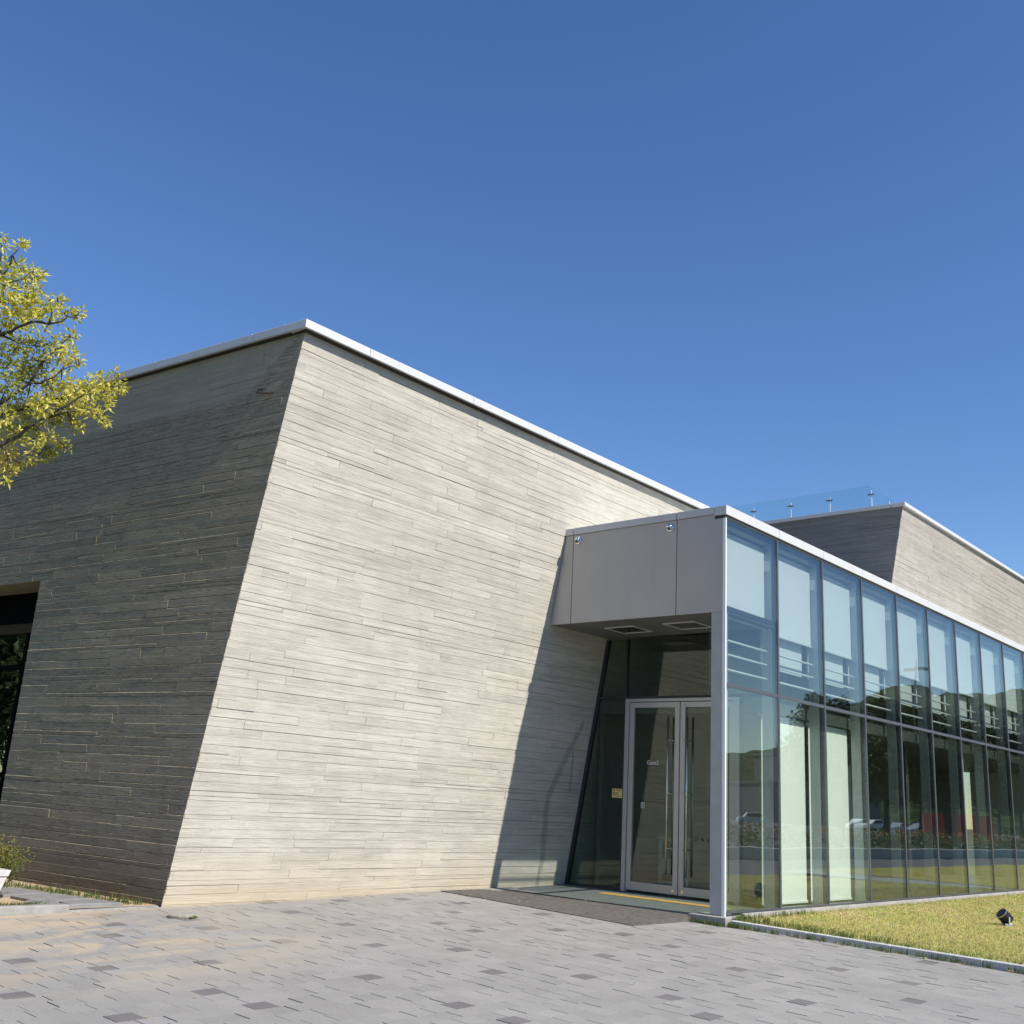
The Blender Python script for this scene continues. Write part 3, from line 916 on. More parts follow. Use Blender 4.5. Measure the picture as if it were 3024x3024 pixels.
tr_ = MB(); tr_.prism_x([(wl(0) - 0.0, 0.0), (wall_y(XD, 0) + 0.004, 0.0), (wall_y(XD, 3.93) + 0.004, 3.93), (wl(3.93), 3.93)], XD - 0.045, XD + 0.02)
P(tr_, 'edge_trim', M['door'])
for pts in ([(2.724, 0.032), (wl(0.032) - 0.052, 0.032), (wl(2.95) - 0.052, 2.95), (2.724, 2.95)],
            [(2.724, 2.994), (wl(2.994) - 0.052, 2.994), (wl(3.93) - 0.052, 3.93), (2.724, 3.93)],
            [(0.05, 2.994), (2.690, 2.994), (2.690, 3.93), (0.05, 3.93)],
            [(0.05, 0.032), (0.62, 0.032), (0.62, 2.95), (0.05, 2.95)]):
    g = MB(); g.prism_x(pts, XD - 0.006, XD + 0.006)
    P(g, 'sidelight', M['glass_door'])
# aluminium door frame
df_ = MB()
df_.box(XD - 0.05, XD + 0.05, 2.617, 2.690, 0.0, 2.950)
df_.box(XD - 0.05, XD + 0.05, 0.622, 0.706, 0.0, 2.950)
df_.box(XD - 0.049, XD + 0.049, 0.707, 2.616, 2.900, 2.949)
P(df_, 'door_frame', M['door'], bevel=0.004)

def make_leaf(ya, yb, hy):
    lf = MB()
    z0, z1 = 0.03, 2.892
    a = XD - 0.028; b = XD + 0.022
    st = 0.088
    lf.box(a, b, ya, ya + st, z0, z1)
    lf.box(a, b, yb - st, yb, z0, z1)
    lf.box(a + .001, b - .001, ya + st, yb - st, z1 - 0.085, z1 - .001)
    lf.box(a + .001, b - .001, ya + st, yb - st, z0 + .001, z0 + 0.125)
    leaf = P(lf, 'door', M['door'], bevel=0.003)
    g = MB(); g.box(XD - 0.008, XD + 0.004, ya + st, yb - st, z0 + 0.126, z1 - 0.086)
    g.build('pane', M['glass_door'], leaf)
    for xo in (-0.085, 0.085):
        h = MB()
        h.tube([(XD + xo, hy, 0.30), (XD + xo, hy, 2.66)], 0.016, 12)
        sg = 1 if xo < 0 else -1
        yo = 0.045 if hy > 1.66 else -0.045
        for zz in (0.69, 1.50, 2.30):
            h.tube([(XD + xo, hy, zz), (XD + xo, hy - yo, zz), (XD - sg * 0.02, hy - yo, zz)], 0.012, 8)
            h.tube([(XD - sg * 0.026, hy - yo, zz), (XD - sg * 0.032, hy - yo, zz)], 0.022, 12)
        h.build('handle', M['steel'], leaf, smooth=True)
    lk = MB()
    ly = (ya + 0.075) if hy > 1.66 else (yb - 0.075)
    lk.tube([(XD - 0.034, ly, 0.085), (XD - 0.028, ly, 0.085)], 0.026, 16)
    lk.build('lock', M['steel'], leaf)
    return leaf
leaf_l = make_leaf(1.672, 2.612, 1.843)
leaf_r = make_leaf(0.712, 1.658, 1.495)

def text_mesh(name, s, size, mat, parent, mwt, ext=0.0006):
    cu = bpy.data.curves.new(name, 'FONT')
    cu.body = s; cu.size = size; cu.align_x = 'CENTER'; cu.align_y = 'CENTER'; cu.extrude = ext
    tmp = bpy.data.objects.new(name, cu)
    col.objects.link(tmp)
    dg = bpy.context.evaluated_depsgraph_get()
    me = bpy.data.meshes.new_from_object(tmp.evaluated_get(dg))
    bpy.data.objects.remove(tmp)
    me.materials.clear(); me.materials.append(mat)
    o = bpy.data.objects.new(name, me)
    col.objects.link(o)
    o.parent = parent
    o.matrix_local = mwt
    return o
def face_mw(x, y, z):   # text facing -x
    return Matrix(((0, 0, -1, x), (-1, 0, 0, y), (0, 1, 0, z), (0, 0, 0, 1)))
text_mesh('lettering', 'Gate2', 0.088, M['lettering'], leaf_l, face_mw(XD - 0.0095, 2.165, 1.950))

# pictogram decals on the glass of the doors
def decal(mb_fn, name, mat, parent):
    mb = MB(); mb_fn(mb)
    mb.build(name, mat, parent)
xo0, xo1 = XD - 0.0105, XD - 0.0085
def cup(mb):
    y, z = 2.335, 1.30
    mb.box(xo0, xo1, y + 0.026, y + 0.034, z - 0.035, z + 0.04)
    mb.box(xo0, xo1, y - 0.034, y - 0.026, z - 0.035, z + 0.04)
    mb.box(xo0, xo1, y - 0.026, y + 0.026, z - 0.043, z - 0.035)
    mb.box(xo0, xo1, y - 0.026, y + 0.026, z + 0.032, z + 0.04)
    mb.box(xo0, xo1, y - 0.006, y + 0.006, z - 0.02, z + 0.02)
decal(cup, 'cup_pictogram', M['lettering'], leaf_l)
def icons(mb):
    for k, y in enumerate((1.36, 1.265, 1.17, 1.075)):
        z = 0.86 - k * 0.004
        if k == 0:
            for j in range(12):
                a0, a1 = 2 * math.pi * j / 12, 2 * math.pi * (j + 1) / 12
                q = [(y + r * math.cos(a), z + r * math.sin(a)) for a, r in ((a0, .024), (a1, .024), (a1, .03), (a0, .03))]
                mb.prism_x(q, xo0, xo1)
            mb.box(xo0, xo1, y - 0.004, y + 0.004, z - 0.015, z + 0.015)
        elif k == 1:
            mb.box(xo0, xo1, y - 0.025, y + 0.010, z - 0.018, z + 0.004); mb.box(xo0, xo1, y - 0.01, y + 0.01, z + 0.0045, z + 0.02)
        elif k == 2:
            mb.box(xo0, xo1, y - 0.022, y + 0.022, z - 0.022, z - 0.008); mb.box(xo0, xo1, y - 0.012, y + 0.004, z - 0.0075, z + 0.016)
        else:
            mb.box(xo0, xo1, y - 0.02, y + 0.02, z + 0.002, z + 0.016); mb.box(xo0, xo1, y - 0.004, y + 0.004, z - 0.02, z + 0.0015)
decal(icons, 'pictogram_row', M['darkink'], leaf_r)

# yellow notice on the sidelight
no = empty('notice', (XD - 0.012, 2.83, 1.46), 'small yellow security camera notice stuck on the glass beside the doors', 'sign')
ni = Matrix.Translation(-Vector((XD - 0.012, 2.83, 1.46)))
n_ = MB(); n_.box(XD - 0.012, XD - 0.0065, 2.732, 2.928, 1.392, 1.532); n_.build('sheet', M['yellowpaper'], no, mw=ni)
n_ = MB()
a, b = XD - 0.0135, XD - 0.0123
n_.box(a, b, 2.875, 2.905, 1.500, 1.518); n_.box(a, b, 2.905, 2.916, 1.504, 1.514)
for z, w in ((1.474, 0.12), (1.456, 0.10), (1.438, 0.11), (1.416, 0.15)):
    y = 2.912
    while y > 2.912 - w:
        l_ = random.uniform(0.008, 0.02)
        n_.box(a, b, y - l_, y, z - 0.004, z + 0.005); y -= l_ + 0.004
n_.build('print', M['darkink'], no, mw=ni)
n_ = MB()
y = 2.86
for k in range(5):
    n_.box(a, b, y - 0.017, y, 1.500, 1.520); y -= 0.022
n_.build('heading', M['redink'], no, mw=ni)

# roller blinds
def blind(x0, x1, y, z0, z1, label, grp):
    o = empty('roller_blind', (x0, y, z1), label, 'blind', grp)
    bi_ = Matrix.Translation(-Vector((x0, y, z1)))
    b = MB(); b.box(x0, x1, y, y + 0.004, z0, z1); b.build('fabric', M['blind'], o, mw=bi_)
    b = MB(); b.box(x0 - 0.005, x1 + 0.02, y - 0.012, y + 0.016, z0 - 0.035, z0 - 0.001); b.build('bottom_bar', M['white'], o, mw=bi_, bevel=0.003)
    b = MB(); b.tube([(x0, y + 0.03, z1 + 0.03), (x1, y + 0.03, z1 + 0.03)], 0.03, 10); b.build('roller', M['white'], o, mw=bi_, smooth=True)
ordn = ['first', 'second', 'third', 'fourth', 'fifth', 'sixth', 'seventh', 'eighth', 'ninth', 'tenth', 'eleventh', 'twelfth']
for k in range(NB):
    xa = k * PT + 0.06; xb = (k + 1) * PT - 0.05
    zb_ = 3.99 if k == 0 else 3.955 + (0.03 if k % 3 == 0 else 0.0) - 0.012 * (k % 2)
    blind(xa, xb + 0.005, 0.185, zb_ - 0.03, 5.13, 'white roller blind behind the upper glazing, %s bay counted from the corner post' % ordn[k], 'roller blinds in the upper bays')
blind(PT + 0.05, 2 * PT - 0.09, 0.30, 0.06, 2.66, 'long white blind behind the lower glass, next to the porch bay', 'long lower blinds')
blind(2 * PT + 0.05, 3 * PT - 0.05, 0.30, 0.06, 2.66, 'long white blind behind the lower glass, beside the round column side', 'long lower blinds')

# things standing inside
ct = empty('reception_stand', (3.5, 3.0, 0), 'white open-fronted reception stand seen through the left glass door', 'stand')
q = MB()
q.box(3.33, 3.38, 2.84, 3.18, 0.0, 0.76); q.box(3.38, 3.75, 2.84, 2.88, 0, 0.76); q.box(3.38, 3.75, 3.14, 3.18, 0, 0.76)
q.build('body', M['white'], ct, mw=Matrix.Translation((-3.5, -3.0, 0)))
q = MB(); q.box(3.30, 3.78, 2.81, 3.19, 0.761, 0.795); q.build('top', M['white'], ct, mw=Matrix.Translation((-3.5, -3.0, 0)))
q = MB(); q.box(3.32, 3.329, 2.87, 3.10, 0.46, 0.73); q.box(3.32, 3.329, 2.87, 3.10, 0.08, 0.20); q.build('opening', M['dark'], ct, mw=Matrix.Translation((-3.5, -3.0, 0)))

# chrome eyeball spotlights on the fascia
def spot(y, z, label):
    o = empty('facade_spotlight', (0, y, z), label, 'spotlight', 'chrome spotlights on the fascia')
    b = MB(); b.tube([(0, 0, 0), (-0.012, 0, 0), (-0.016, 0, 0)], [0.062, 0.062, 0.054], 28); b.build('base_ring', M['chrome'], o)
    b = MB(); b.sphere((-0.022, 0, 0), 0.050, 24, 14); b.build('ball', M['chrome'], o, smooth=True)
    d = Vector((-0.75, -0.15, -0.62)).normalized()
    c0 = Vector((-0.022, 0, 0))
    b = MB(); b.tube([c0 + d * 0.036, c0 + d * 0.0515], 0.024, 18); b.build('lens', M['lens'], o)
spot(2.606, 5.262, 'chrome ball spotlight at the left end of the grey fascia near the concrete wall')
spot(0.905, 5.256, 'chrome ball spotlight on the grey fascia beside the right panel joint')

# entrance mat, tactile strip
em = MB()
cor = [(-1.36, 3.765), (-1.30, 0.50), (-0.02, 0.40), (-0.005, 3.785)]
zt_ = [pave_z(*cor[0]) + 0.010, pave_z(*cor[1]) + 0.010, -0.048, -0.030]
em.hexa([(x, y, pave_z(x, y) - 0.012) for x, y in cor] + [(cor[k][0], cor[k][1], zt_[k]) for k in range(4)])
tag(em.build('entrance_mat', M['mat']), 'brown fibre entrance mat ramping up from the paving to the porch', 'mat')
tl_ = MB()
for k in range(9):
    y0 = 0.50 + k * 0.24
    xb_ = 0.88
    tl_.box(xb_, xb_ + 0.24, y0 + 0.002, y0 + 0.238, -0.05, -0.012)
    for i in range(5):
        for j in range(5):
            cx, cy = xb_ + 0.024 + i * 0.048, y0 + 0.024 + j * 0.048
            tl_.tube([(cx, cy, -0.012), (cx, cy, -0.007)], [0.016, 0.010], 6)
tag(tl_.build('tactile_strip', M['tactile']), 'yellow tactile warning strip of studded tiles in front of the doors', 'tactile paving')

# ------------------------------------------------------------------ kerbs, planting strip, left corner
kb = MB()
A, B = Vector((-0.03, -0.115)), Vector((0.256, -3.52))
dK = (B - A).normalized(); nK = Vector((-dK.y, dK.x)) * 1.0
if nK.x < 0: nK = -nK
s = 0.0
def ktop(y): return -0.053 + 0.0270 * (y + 0.1)
while s < 13:
    a = A + dK * (s + 0.002); b = A + dK * (s + 0.996)
    pts = [a, b, b + nK * 0.10, a + nK * 0.10]
    kb.hexa([(q.x, q.y, ktop(q.y) - 0.28) for q in pts] + [(q.x, q.y, ktop(q.y)) for q in pts], 0, random.random())
    s += 1.0
tag(kb.build('lawn_kerb', M['stone'], bevel=0.008), kind='structure')
kl = MB()
for k in range(6):
    xa = -6.83 - k * 1.0
    z = pave_z(xa, 3.8)
    kl.box(xa - 0.997, xa, 3.803, 3.93, z - 0.2, -0.048 - 0.004 * k)
tag(kl.build('garden_kerb', M['footing'], bevel=0.008), kind='structure')
ke = MB(); ke.hexa([(-6.83, 3.803, -0.3), (-5.79, 3.803, -0.3), (-5.79, 3.86, -0.3), (-6.83, 3.86, -0.3), (-6.83, 3.803, -0.108), (-5.79, 3.803, -0.096), (-5.79, 3.86, -0.094), (-6.83, 3.86, -0.106)])
tag(ke.build('kerb_edging', M['footing']), kind='structure')
grid_sheet('garden_soil', [-60, -12, -8.2, -6.0, -5.6], [3.862, 7, 40], lambda x, y: -0.095 if y < 4 else -0.075, [M['sand'], M['earth']])

def flagstones():
    mb = MB()
    st = [[(-6.78, 3.90), (-6.18, 3.90), (-6.28, 4.32), (-6.74, 4.22)],
          [(-7.06, 4.00), (-6.84, 3.95), (-6.79, 4.26), (-7.00, 4.42), (-7.12, 4.25)],
          [(-6.74, 4.30), (-6.30, 4.40), (-6.40, 4.98), (-6.98, 4.86), (-6.94, 4.50)],
          [(-7.02, 4.95), (-6.44, 5.06), (-6.52, 5.62), (-6.92, 5.70), (-7.08, 5.3)],
          [(-7.2, 5.8), (-6.6, 5.75), (-6.7, 6.4), (-7.2, 6.3)]]
    for q in st:
        c = sum((Vector(p) for p in q), Vector((0, 0))) / len(q)
        n = len(q)
        i = len(mb.v)
        mb.v += [(x, y, -0.12) for x, y in q] + [(x, y, -0.062) for x, y in q] + [tuple(Vector((x, y)).lerp(c, 0.04)) + (-0.056,) for x, y in q]
        for k in range(n):
            k2 = (k + 1) % n
            for o in (0, n):
                mb.f.append((i + o + k, i + o + k2, i + o + n + k2, i + o + n + k)); mb.m.append(0); mb.r.append(0)
        mb.f.append(tuple(i + 2 * n + k for k in range(n))); mb.m.append(0); mb.r.append(0)
    return struct(mb, 'garden_path', M['flag'])
flagstones()

# manhole cover
mh = empty('manhole_cover', (-5.94, 3.10, pave_z(-5.94, 3.1)), 'small round mossy iron cover in the paving by the building corner', 'manhole cover')
q = MB()
tn = 28
ring = lambda r, z: [(r * math.cos(2 * math.pi * k / tn), r * math.sin(2 * math.pi * k / tn), z) for k in range(tn)]
q.tube([(0, 0, -0.03), (0, 0, 0.012), (0, 0, 0.016)], [0.150, 0.150, 0.142], tn)
q.build('rim', M['iron'], mh)
q = MB(); q.tube([(0, 0, 0.0165), (0, 0, 0.022), (0, 0, 0.024)], [0.125, 0.125, 0.115], tn); q.build('lid', M['cover'], mh)
q = MB()
for k in range(26):
    a = random.uniform(-1.6, -0.5); r = 0.15 + random.gauss(0, 0.012)
    x, y = r * math.cos(a), r * math.sin(a)
    q.sphere((x, y, 0.012), random.uniform(0.006, 0.016), 6, 4, 0, 1, 1, 0.7)
q.build('moss', M['moss'], mh)

# pale stone block at the left edge
sb = empty('stone_planter', (-7.80, 4.25, -0.08), 'pale stone planter with a slanted side and flat top slab at the far left edge', 'planter')
q = MB()
q.hexa([(-0.35, -0.3, 0), (0.22, -0.3, 0), (0.22, 0.35, 0), (-0.35, 0.35, 0), (-0.35, -0.3, 0.30), (0.33, -0.3, 0.30), (0.33, 0.35, 0.30), (-0.35, 0.35, 0.30)])
q.build('body', M['palestone'], sb, bevel=0.008)
q = MB(); q.hexa([(-0.35, -0.31, 0.306), (0.335, -0.31, 0.306), (0.335, 0.36, 0.306), (-0.35, 0.36, 0.306), (-0.35, -0.31, 0.37), (0.355, -0.31, 0.37), (0.355, 0.36, 0.37), (-0.35, 0.36, 0.37)])
q.build('top_slab', M['palestone'], sb, bevel=0.008)

# ------------------------------------------------------------------ foliage helpers
def leaf_quads(mb, c, n, r, ln, wd, rnd0=0.0, rnd1=1.0, up=0.3, flat=1.0):
    for _ in range(n):
        d = Vector((random.gauss(0, 1), random.gauss(0, 1), random.gauss(0, 1) * flat))
        d = d.normalized() * (r * random.random() ** 0.45)
        p = c + d
        ax = (d.normalized() * 0.8 + Vector((random.gauss(0, .6), random.gauss(0, .6), random.gauss(0, .5) + up))).normalized()
        sd_ = ax.cross(Vector((random.gauss(0, 1), random.gauss(0, 1), random.gauss(0, 1)))).normalized()
        nn = ax.cross(sd_)
        l = ln * random.uniform(0.55, 1.4); w = wd * random.uniform(0.7, 1.2)
        i = len(mb.v)
        mb.v += [tuple(p), tuple(p + ax * l * 0.5 + sd_ * w * 0.5 + nn * l * 0.06), tuple(p + ax * l - nn * l * 0.10), tuple(p + ax * l * 0.5 - sd_ * w * 0.5 + nn * l * 0.06)]
        mb.f.append((i, i + 1, i + 2, i + 3)); mb.m.append(0)
        mb.r.append(random.uniform(rnd0, rnd1))

# autumn tree at the left
tree = empty('autumn_tree', (-8.7, 4.75, -0.08), 'tree with yellow-green autumn leaves reaching into the picture from the left edge', 'tree')
ti = Matrix.Translation(-Vector((-8.7, 4.75, -0.08)))
def zp(x, y, D): return at(x / 2.415, 650 + y / 2.415, D)
clusters = [
 (5,115,22,0),(20,180,24,0),(125,185,22,0),(155,165,26,0),(185,160,16,0),(55,305,42,0),(20,380,60,0),(80,395,45,0),(145,320,40,0),(185,400,42,0),
 (240,362,24,0),(275,390,34,0),(305,405,22,0),(250,470,38,0),(215,455,30,0),(40,500,60,0),(130,515,62,0),(215,555,55,0),(300,522,16,0),(60,610,75,0),
 (175,620,85,0),(285,610,58,0),(335,660,42,0),(405,565,24,0),(440,580,30,0),(480,640,28,0),(520,660,28,0),(565,655,32,0),(550,710,18,0),(430,680,42,0),
 (230,710,70,0),(100,715,75,0),(330,765,30,0),(385,640,25,0),(20,720,70,0),
 (200,835,48,1),(290,850,22,1),(285,910,40,1),(60,870,70,1),(150,905,55,1),(230,900,40,1),
 (540,815,20,0),(495,820,26,0),(440,845,38,0),(385,890,45,1),(440,900,42,0),(500,930,42,0),(560,985,30,0),(575,1015,18,0),(480,1010,55,0),(400,975,50,0),(310,1000,48,1),(350,940,35,1),
 (50,980,75,1),(190,1000,70,1),(100,1085,80,1),(270,1060,50,1),(200,1090,60,1),
 (50,1175,75,1),(180,1150,75,1),(330,1150,75,0),(440,1145,70,0),(520,1180,58,0),(620,1165,46,0),(690,1130,42,0),(745,1150,35,0),(822,1090,26,0),(845,1140,34,0),(860,1200,30,0),(870,1225,18,0),(705,1095,22,0),
 (380,1230,80,0),(510,1250,75,0),(640,1220,58,0),(735,1235,52,0),(785,1285,30,0),(780,1335,20,0),(820,1225,28,0),
 (80,1290,75,1),(290,1310,75,0),(190,1290,65,1),(420,1345,62,0),(530,1330,55,0),(640,1350,52,0),(695,1395,42,0),(740,1440,22,0),(765,1452,14,0),(560,1425,38,0),(578,1480,24,0),(520,1480,26,1),(480,1390,45,1),
 (40,1400,62,0),(240,1420,62,1),(140,1460,70,1),(390,1420,46,1),(330,1400,50,1),
 (50,1520,55,0),(140,1540,50,0),(350,1535,46,0),(410,1575,40,0),(460,1605,26,0),(482,1620,14,0),(260,1580,46,0),(330,1650,52,1),(365,1670,35,1),(240,1500,50,1),
 (50,1645,62,2),(215,1685,34,0),(255,1705,28,0),(100,1715,52,2),(30,1790,44,2),(100,1790,28,2),(35,1855,20,0),(160,1740,28,1),(20,1720,50,2)]
cr = MB()
tips = []
for (x, y, r, kind) in clusters:
    D = 11.9 + random.uniform(-0.7, 0.7) + (0.5 if kind == 1 else 0)
    c = zp(x, y, D)
    tips.append((x, y, D))
    rr = r / 2.415 * D / F_PX * 1.0
    n = int(8 + (r / 10.0) ** 2 * 1.65)
    lo, hi = {0: (0.30, 0.93), 1: (0.0, 0.62), 2: (0.72, 1.0)}[kind]
    leaf_quads(cr, c, n, rr * 1.0, 0.064, 0.029, lo, hi, -0.1)
# the part of the crown beyond the frame
for k in range(170):
    a = random.uniform(0, 2 * math.pi); rr = 2.3 * math.sqrt(random.random()); z = random.uniform(3.6, 8.3)
    w = 1.0 - abs(z - 5.6) / 3.6
    p = Vector((-8.7 + rr * math.cos(a) * (0.4 + w), 4.75 + rr * math.sin(a) * (0.4 + w), z))
    rel = p - CAM
    px = 1512 + F_PX * rel.dot(RT) / rel.dot(FW)
    py = 1512 - F_PX * rel.dot(UP) / rel.dot(FW)
    if px > -180 or py < 700: continue
    leaf_quads(cr, p, 26, 0.30, 0.066, 0.028, 0.1, 0.95, -0.1)
cr.build('crown', M['autumn'], tree, mw=ti)
tk = MB()
tb = Vector((-8.7, 4.75, -0.10))
tk.tube([tb, tb + Vector((0.03, 0.0, 1.2)), tb + Vector((0.0, 0.08, 2.6)), tb + Vector((-0.05, 0.05, 4.4)), tb + Vector((-0.12, 0.1, 6.0)), tb + Vector((-0.2, 0.15, 7.2))], [0.14, 0.115, 0.10, 0.075, 0.04, 0.012], 10)
limbs = [[(-300, 900, 12.4), (0, 815, 12.0), (120, 765, 11.9), (350, 740, 11.8), (480, 690, 11.8), (560, 665, 11.8)],
         [(-300, 1480, 12.4), (0, 1310, 12.1), (220, 1160, 12.0), (310, 1010, 12.0), (400, 930, 11.9), (500, 830, 11.9)],
         [(220, 1160, 12.0), (330, 1140, 11.9), (440, 1070, 11.9), (565, 1030, 11.8)],
         [(-300, 1750, 12.3), (0, 1610, 12.0), (130, 1545, 12.0), (240, 1450, 11.9), (340, 1410, 11.9), (480, 1320, 11.8), (640, 1220, 11.8), (740, 1160, 11.8), (850, 1120, 11.8)],
         [(340, 1410, 11.9), (480, 1370, 11.8), (620, 1330, 11.8), (720, 1400, 11.8)],
         [(-250, 760, 12.4), (15, 570, 12.0), (20, 400, 12.0), (8, 250, 12.0), (5, 120, 12.0)],
         [(15, 480, 12.0), (120, 430, 12.0), (240, 390, 12.0)], [(20, 400, 12), (90, 250, 12.0), (150, 180, 12)],
         [(350, 740, 11.8), (370, 620, 11.8), (410, 580, 11.8)], [(20, 560, 12), (150, 640, 11.9), (300, 640, 11.9)],
         [(240, 1450, 11.9), (350, 1540, 11.8), (450, 1600, 11.8)], [(0, 1610, 12.0), (60, 1700, 12.0), (30, 1840, 12)],
         [(0, 815, 12.0), (140, 880, 12), (280, 900, 12)], [(340, 1410, 11.9), (330, 1600, 11.9)]]
for L in limbs:
    pts = [zp(*q) for q in L]
    n = len(pts)
    r0 = 0.024 if n > 4 else 0.012
    pts2 = []
    for a, b in zip(pts[:-1], pts[1:]):
        pts2 += [a, a.lerp(b, 0.5) + Vector((random.gauss(0, .02), random.gauss(0, .02), random.gauss(0, .02)))]
    pts2.append(pts[-1])
    m = len(pts2)
    tk.tube(pts2, [r0 * (1 - 0.85 * k / (m - 1)) for k in range(m)], 6)
for (x, y, D) in tips:
    best = min((q for L in limbs for q in L), key=lambda q: (q[0] - x) ** 2 + (q[1] - y) ** 2)
    a, b = zp(*best), zp(x, y, D)
    mid = a.lerp(b, 0.5) + Vector((0, 0, random.uniform(-.04, .04)))
    tk.tube([a, mid, b], [0.008, 0.006, 0.003], 4)
tk.build('trunk', M['bark'], tree, mw=ti, smooth=True)

# shrub beside the path
sh = empty('shrub', (-7.28, 4.85, -0.08), 'small round shrub with yellowing green leaves beside the stone planter', 'shrub')
q = MB()
for k in range(210):
    d = Vector((random.gauss(0, 1), random.gauss(0, 1), random.gauss(0, 1))).normalized()
    rr = random.uniform(0.35, 1.0)
    c = Vector((d.x * 0.40 * rr, d.y * 0.40 * rr, 0.36 + d.z * 0.24 * rr))
    leaf_quads(q, c, 22, 0.085, 0.036, 0.018, max(0, 0.35 * d.z + 0.2), min(1.0, 0.75 + 0.3 * d.z), 0.4)
q.build('foliage', M['shrubleaf'], sh)
q = MB()
for k in range(11):
    a = random.uniform(0, 6.28); r = random.uniform(0.08, 0.30)
    q.tube([(0.03 * math.cos(a), 0.03 * math.sin(a), -0.02), (r * 0.6 * math.cos(a), r * 0.6 * math.sin(a), 0.2), (r * math.cos(a), r * math.sin(a), 0.45)], [0.010, 0.007, 0.003], 5)
q.build('stem', M['bark'], sh)

# ------------------------------------------------------------------ lawn, weeds, fallen leaves
def kx(y): return A.x + (y - A.y) * dK.x / dK.y
lm = MB()
ysl = [-0.06, -0.5, -1, -2, -3, -4, -5, -6.6]
for a, b in zip(ysl[:-1], ysl[1:]):
    for (xa, xb) in ((None, 6.0), (6.0, 14.1)):
        x0a = kx(a) + 0.085 if xa is None else xa; x0b = kx(b) + 0.085 if xa is None else xa
        lm.poly([(x0b, b, lawn_z(0, b)), (xb, b, lawn_z(0, b)), (xb, a, lawn_z(0, a)), (x0a, a, lawn_z(0, a))])
struct(lm, 'lawn', M['lawn'])

def blades(mb, x, y, z, n, h, spread, w=0.006, lean=0.5, r0=0.0, r1=1.0):
    for _ in range(n):
        bx, by = x + random.gauss(0, spread), y + random.gauss(0, spread)
        a = random.uniform(0, 6.28); hh = h * random.uniform(0.5, 1.2); ln_ = lean * hh * random.random()
        dx, dy = math.cos(a), math.sin(a)
        a2 = random.uniform(0, 6.28); ex, ey = math.cos(a2) * w / 2, math.sin(a2) * w / 2
        i = len(mb.v)
        mb.v += [(bx - ex, by - ey, z), (bx + ex, by + ey, z), (bx + dx * ln_ * .4 + ex * .7, by + dy * ln_ * .4 + ey * .7, z + hh * .6), (bx + dx * ln_ * .4 - ex * .7, by + dy * ln_ * .4 - ey * .7, z + hh * .6), (bx + dx * ln_, by + dy * ln_, z + hh)]
        rn = random.uniform(r0, r1)
        mb.f += [(i, i + 1, i + 2, i + 3), (i + 3, i + 2, i + 4)]; mb.m += [0, 0]; mb.r += [rn, rn]
gm = MB()
cnt = 0
while cnt < 52000:
    y = -0.07 - 6.0 * random.random() ** 1.15
    x = kx(y) + 0.125 + 13.5 * random.random() ** 1.25
    if y < -0.07 - (13.9 - x) * 0.32 - 1.2 and random.random() < 0.8: continue
    blades(gm, x, y, lawn_z(x, y) - 0.004, 1, 0.028 if y < -0.25 else 0.036, 0.02, 0.011, 1.3)
    cnt += 1
tag(gm.build('lawn_grass', M['blade']), 'short dry yellow-green grass of the lawn below the glass wall', 'grass', kind='stuff')
wg = MB()
for k in range(230):
    s = 7.2 * random.random() ** 1.6
    q = A + dK * s - nK * random.uniform(0.005, 0.05)
    blades(wg, q.x, q.y, pave_z(q.x, q.y) - 0.005, random.randint(3, 9), 0.075, 0.02, 0.007, 0.9)
for k in range(70):
    blades(wg, -0.15 + random.gauss(0, .02), random.uniform(-0.1, 0.42), pave_z(-0.15, 0.2) - 0.005, random.randint(3, 7), 0.06, 0.02, 0.007, 0.9)
for k in range(150):
    q = A + dK * (2.2 * random.random() ** 1.5) + nK * random.uniform(0.06, 0.40)
    blades(wg, q.x, q.y, lawn_z(q.x, q.y) - 0.004, random.randint(3, 6), 0.085, 0.02, 0.008, 0.9)
for k in range(260):
    q = A + dK * (4.5 * random.random()) + nK * random.uniform(0.07, 0.14)
    blades(wg, q.x, q.y, lawn_z(q.x, q.y) - 0.004, 2, 0.07, 0.02, 0.008, 1.4, 0.5, 1.0)
for k in range(60):
    blades(wg, random.uniform(0.1, 2.2), random.uniform(-0.2, -0.09), -0.055, random.randint(3, 6), 0.075, 0.02, 0.007, 0.8)
tag(wg.build('kerb_weeds', M['greenblade']), 'green weeds growing out of the joint below the lawn kerb', 'weeds', kind='stuff')
wg = MB()
for k in range(260):
    t_s = random.random()
    q = Vector((-5.88, 3.95)).lerp(Vector((-6.45, 7.0)), t_s)
    off = random.uniform(0.0, 0.26)
    blades(wg, q.x - off, q.y, -0.09, random.randint(3, 8), 0.055 if random.random() < 0.85 else 0.10, 0.03, 0.008, 0.9)
for k in range(120):
    blades(wg, random.uniform(-7.6, -7.0), random.uniform(3.95, 4.15), -0.095, random.randint(3, 8), 0.06, 0.03, 0.008, 0.9)
tag(wg.build('wall_weeds', M['greenblade']), 'patchy grass and weeds along the foot of the dark side wall', 'weeds', kind='stuff')

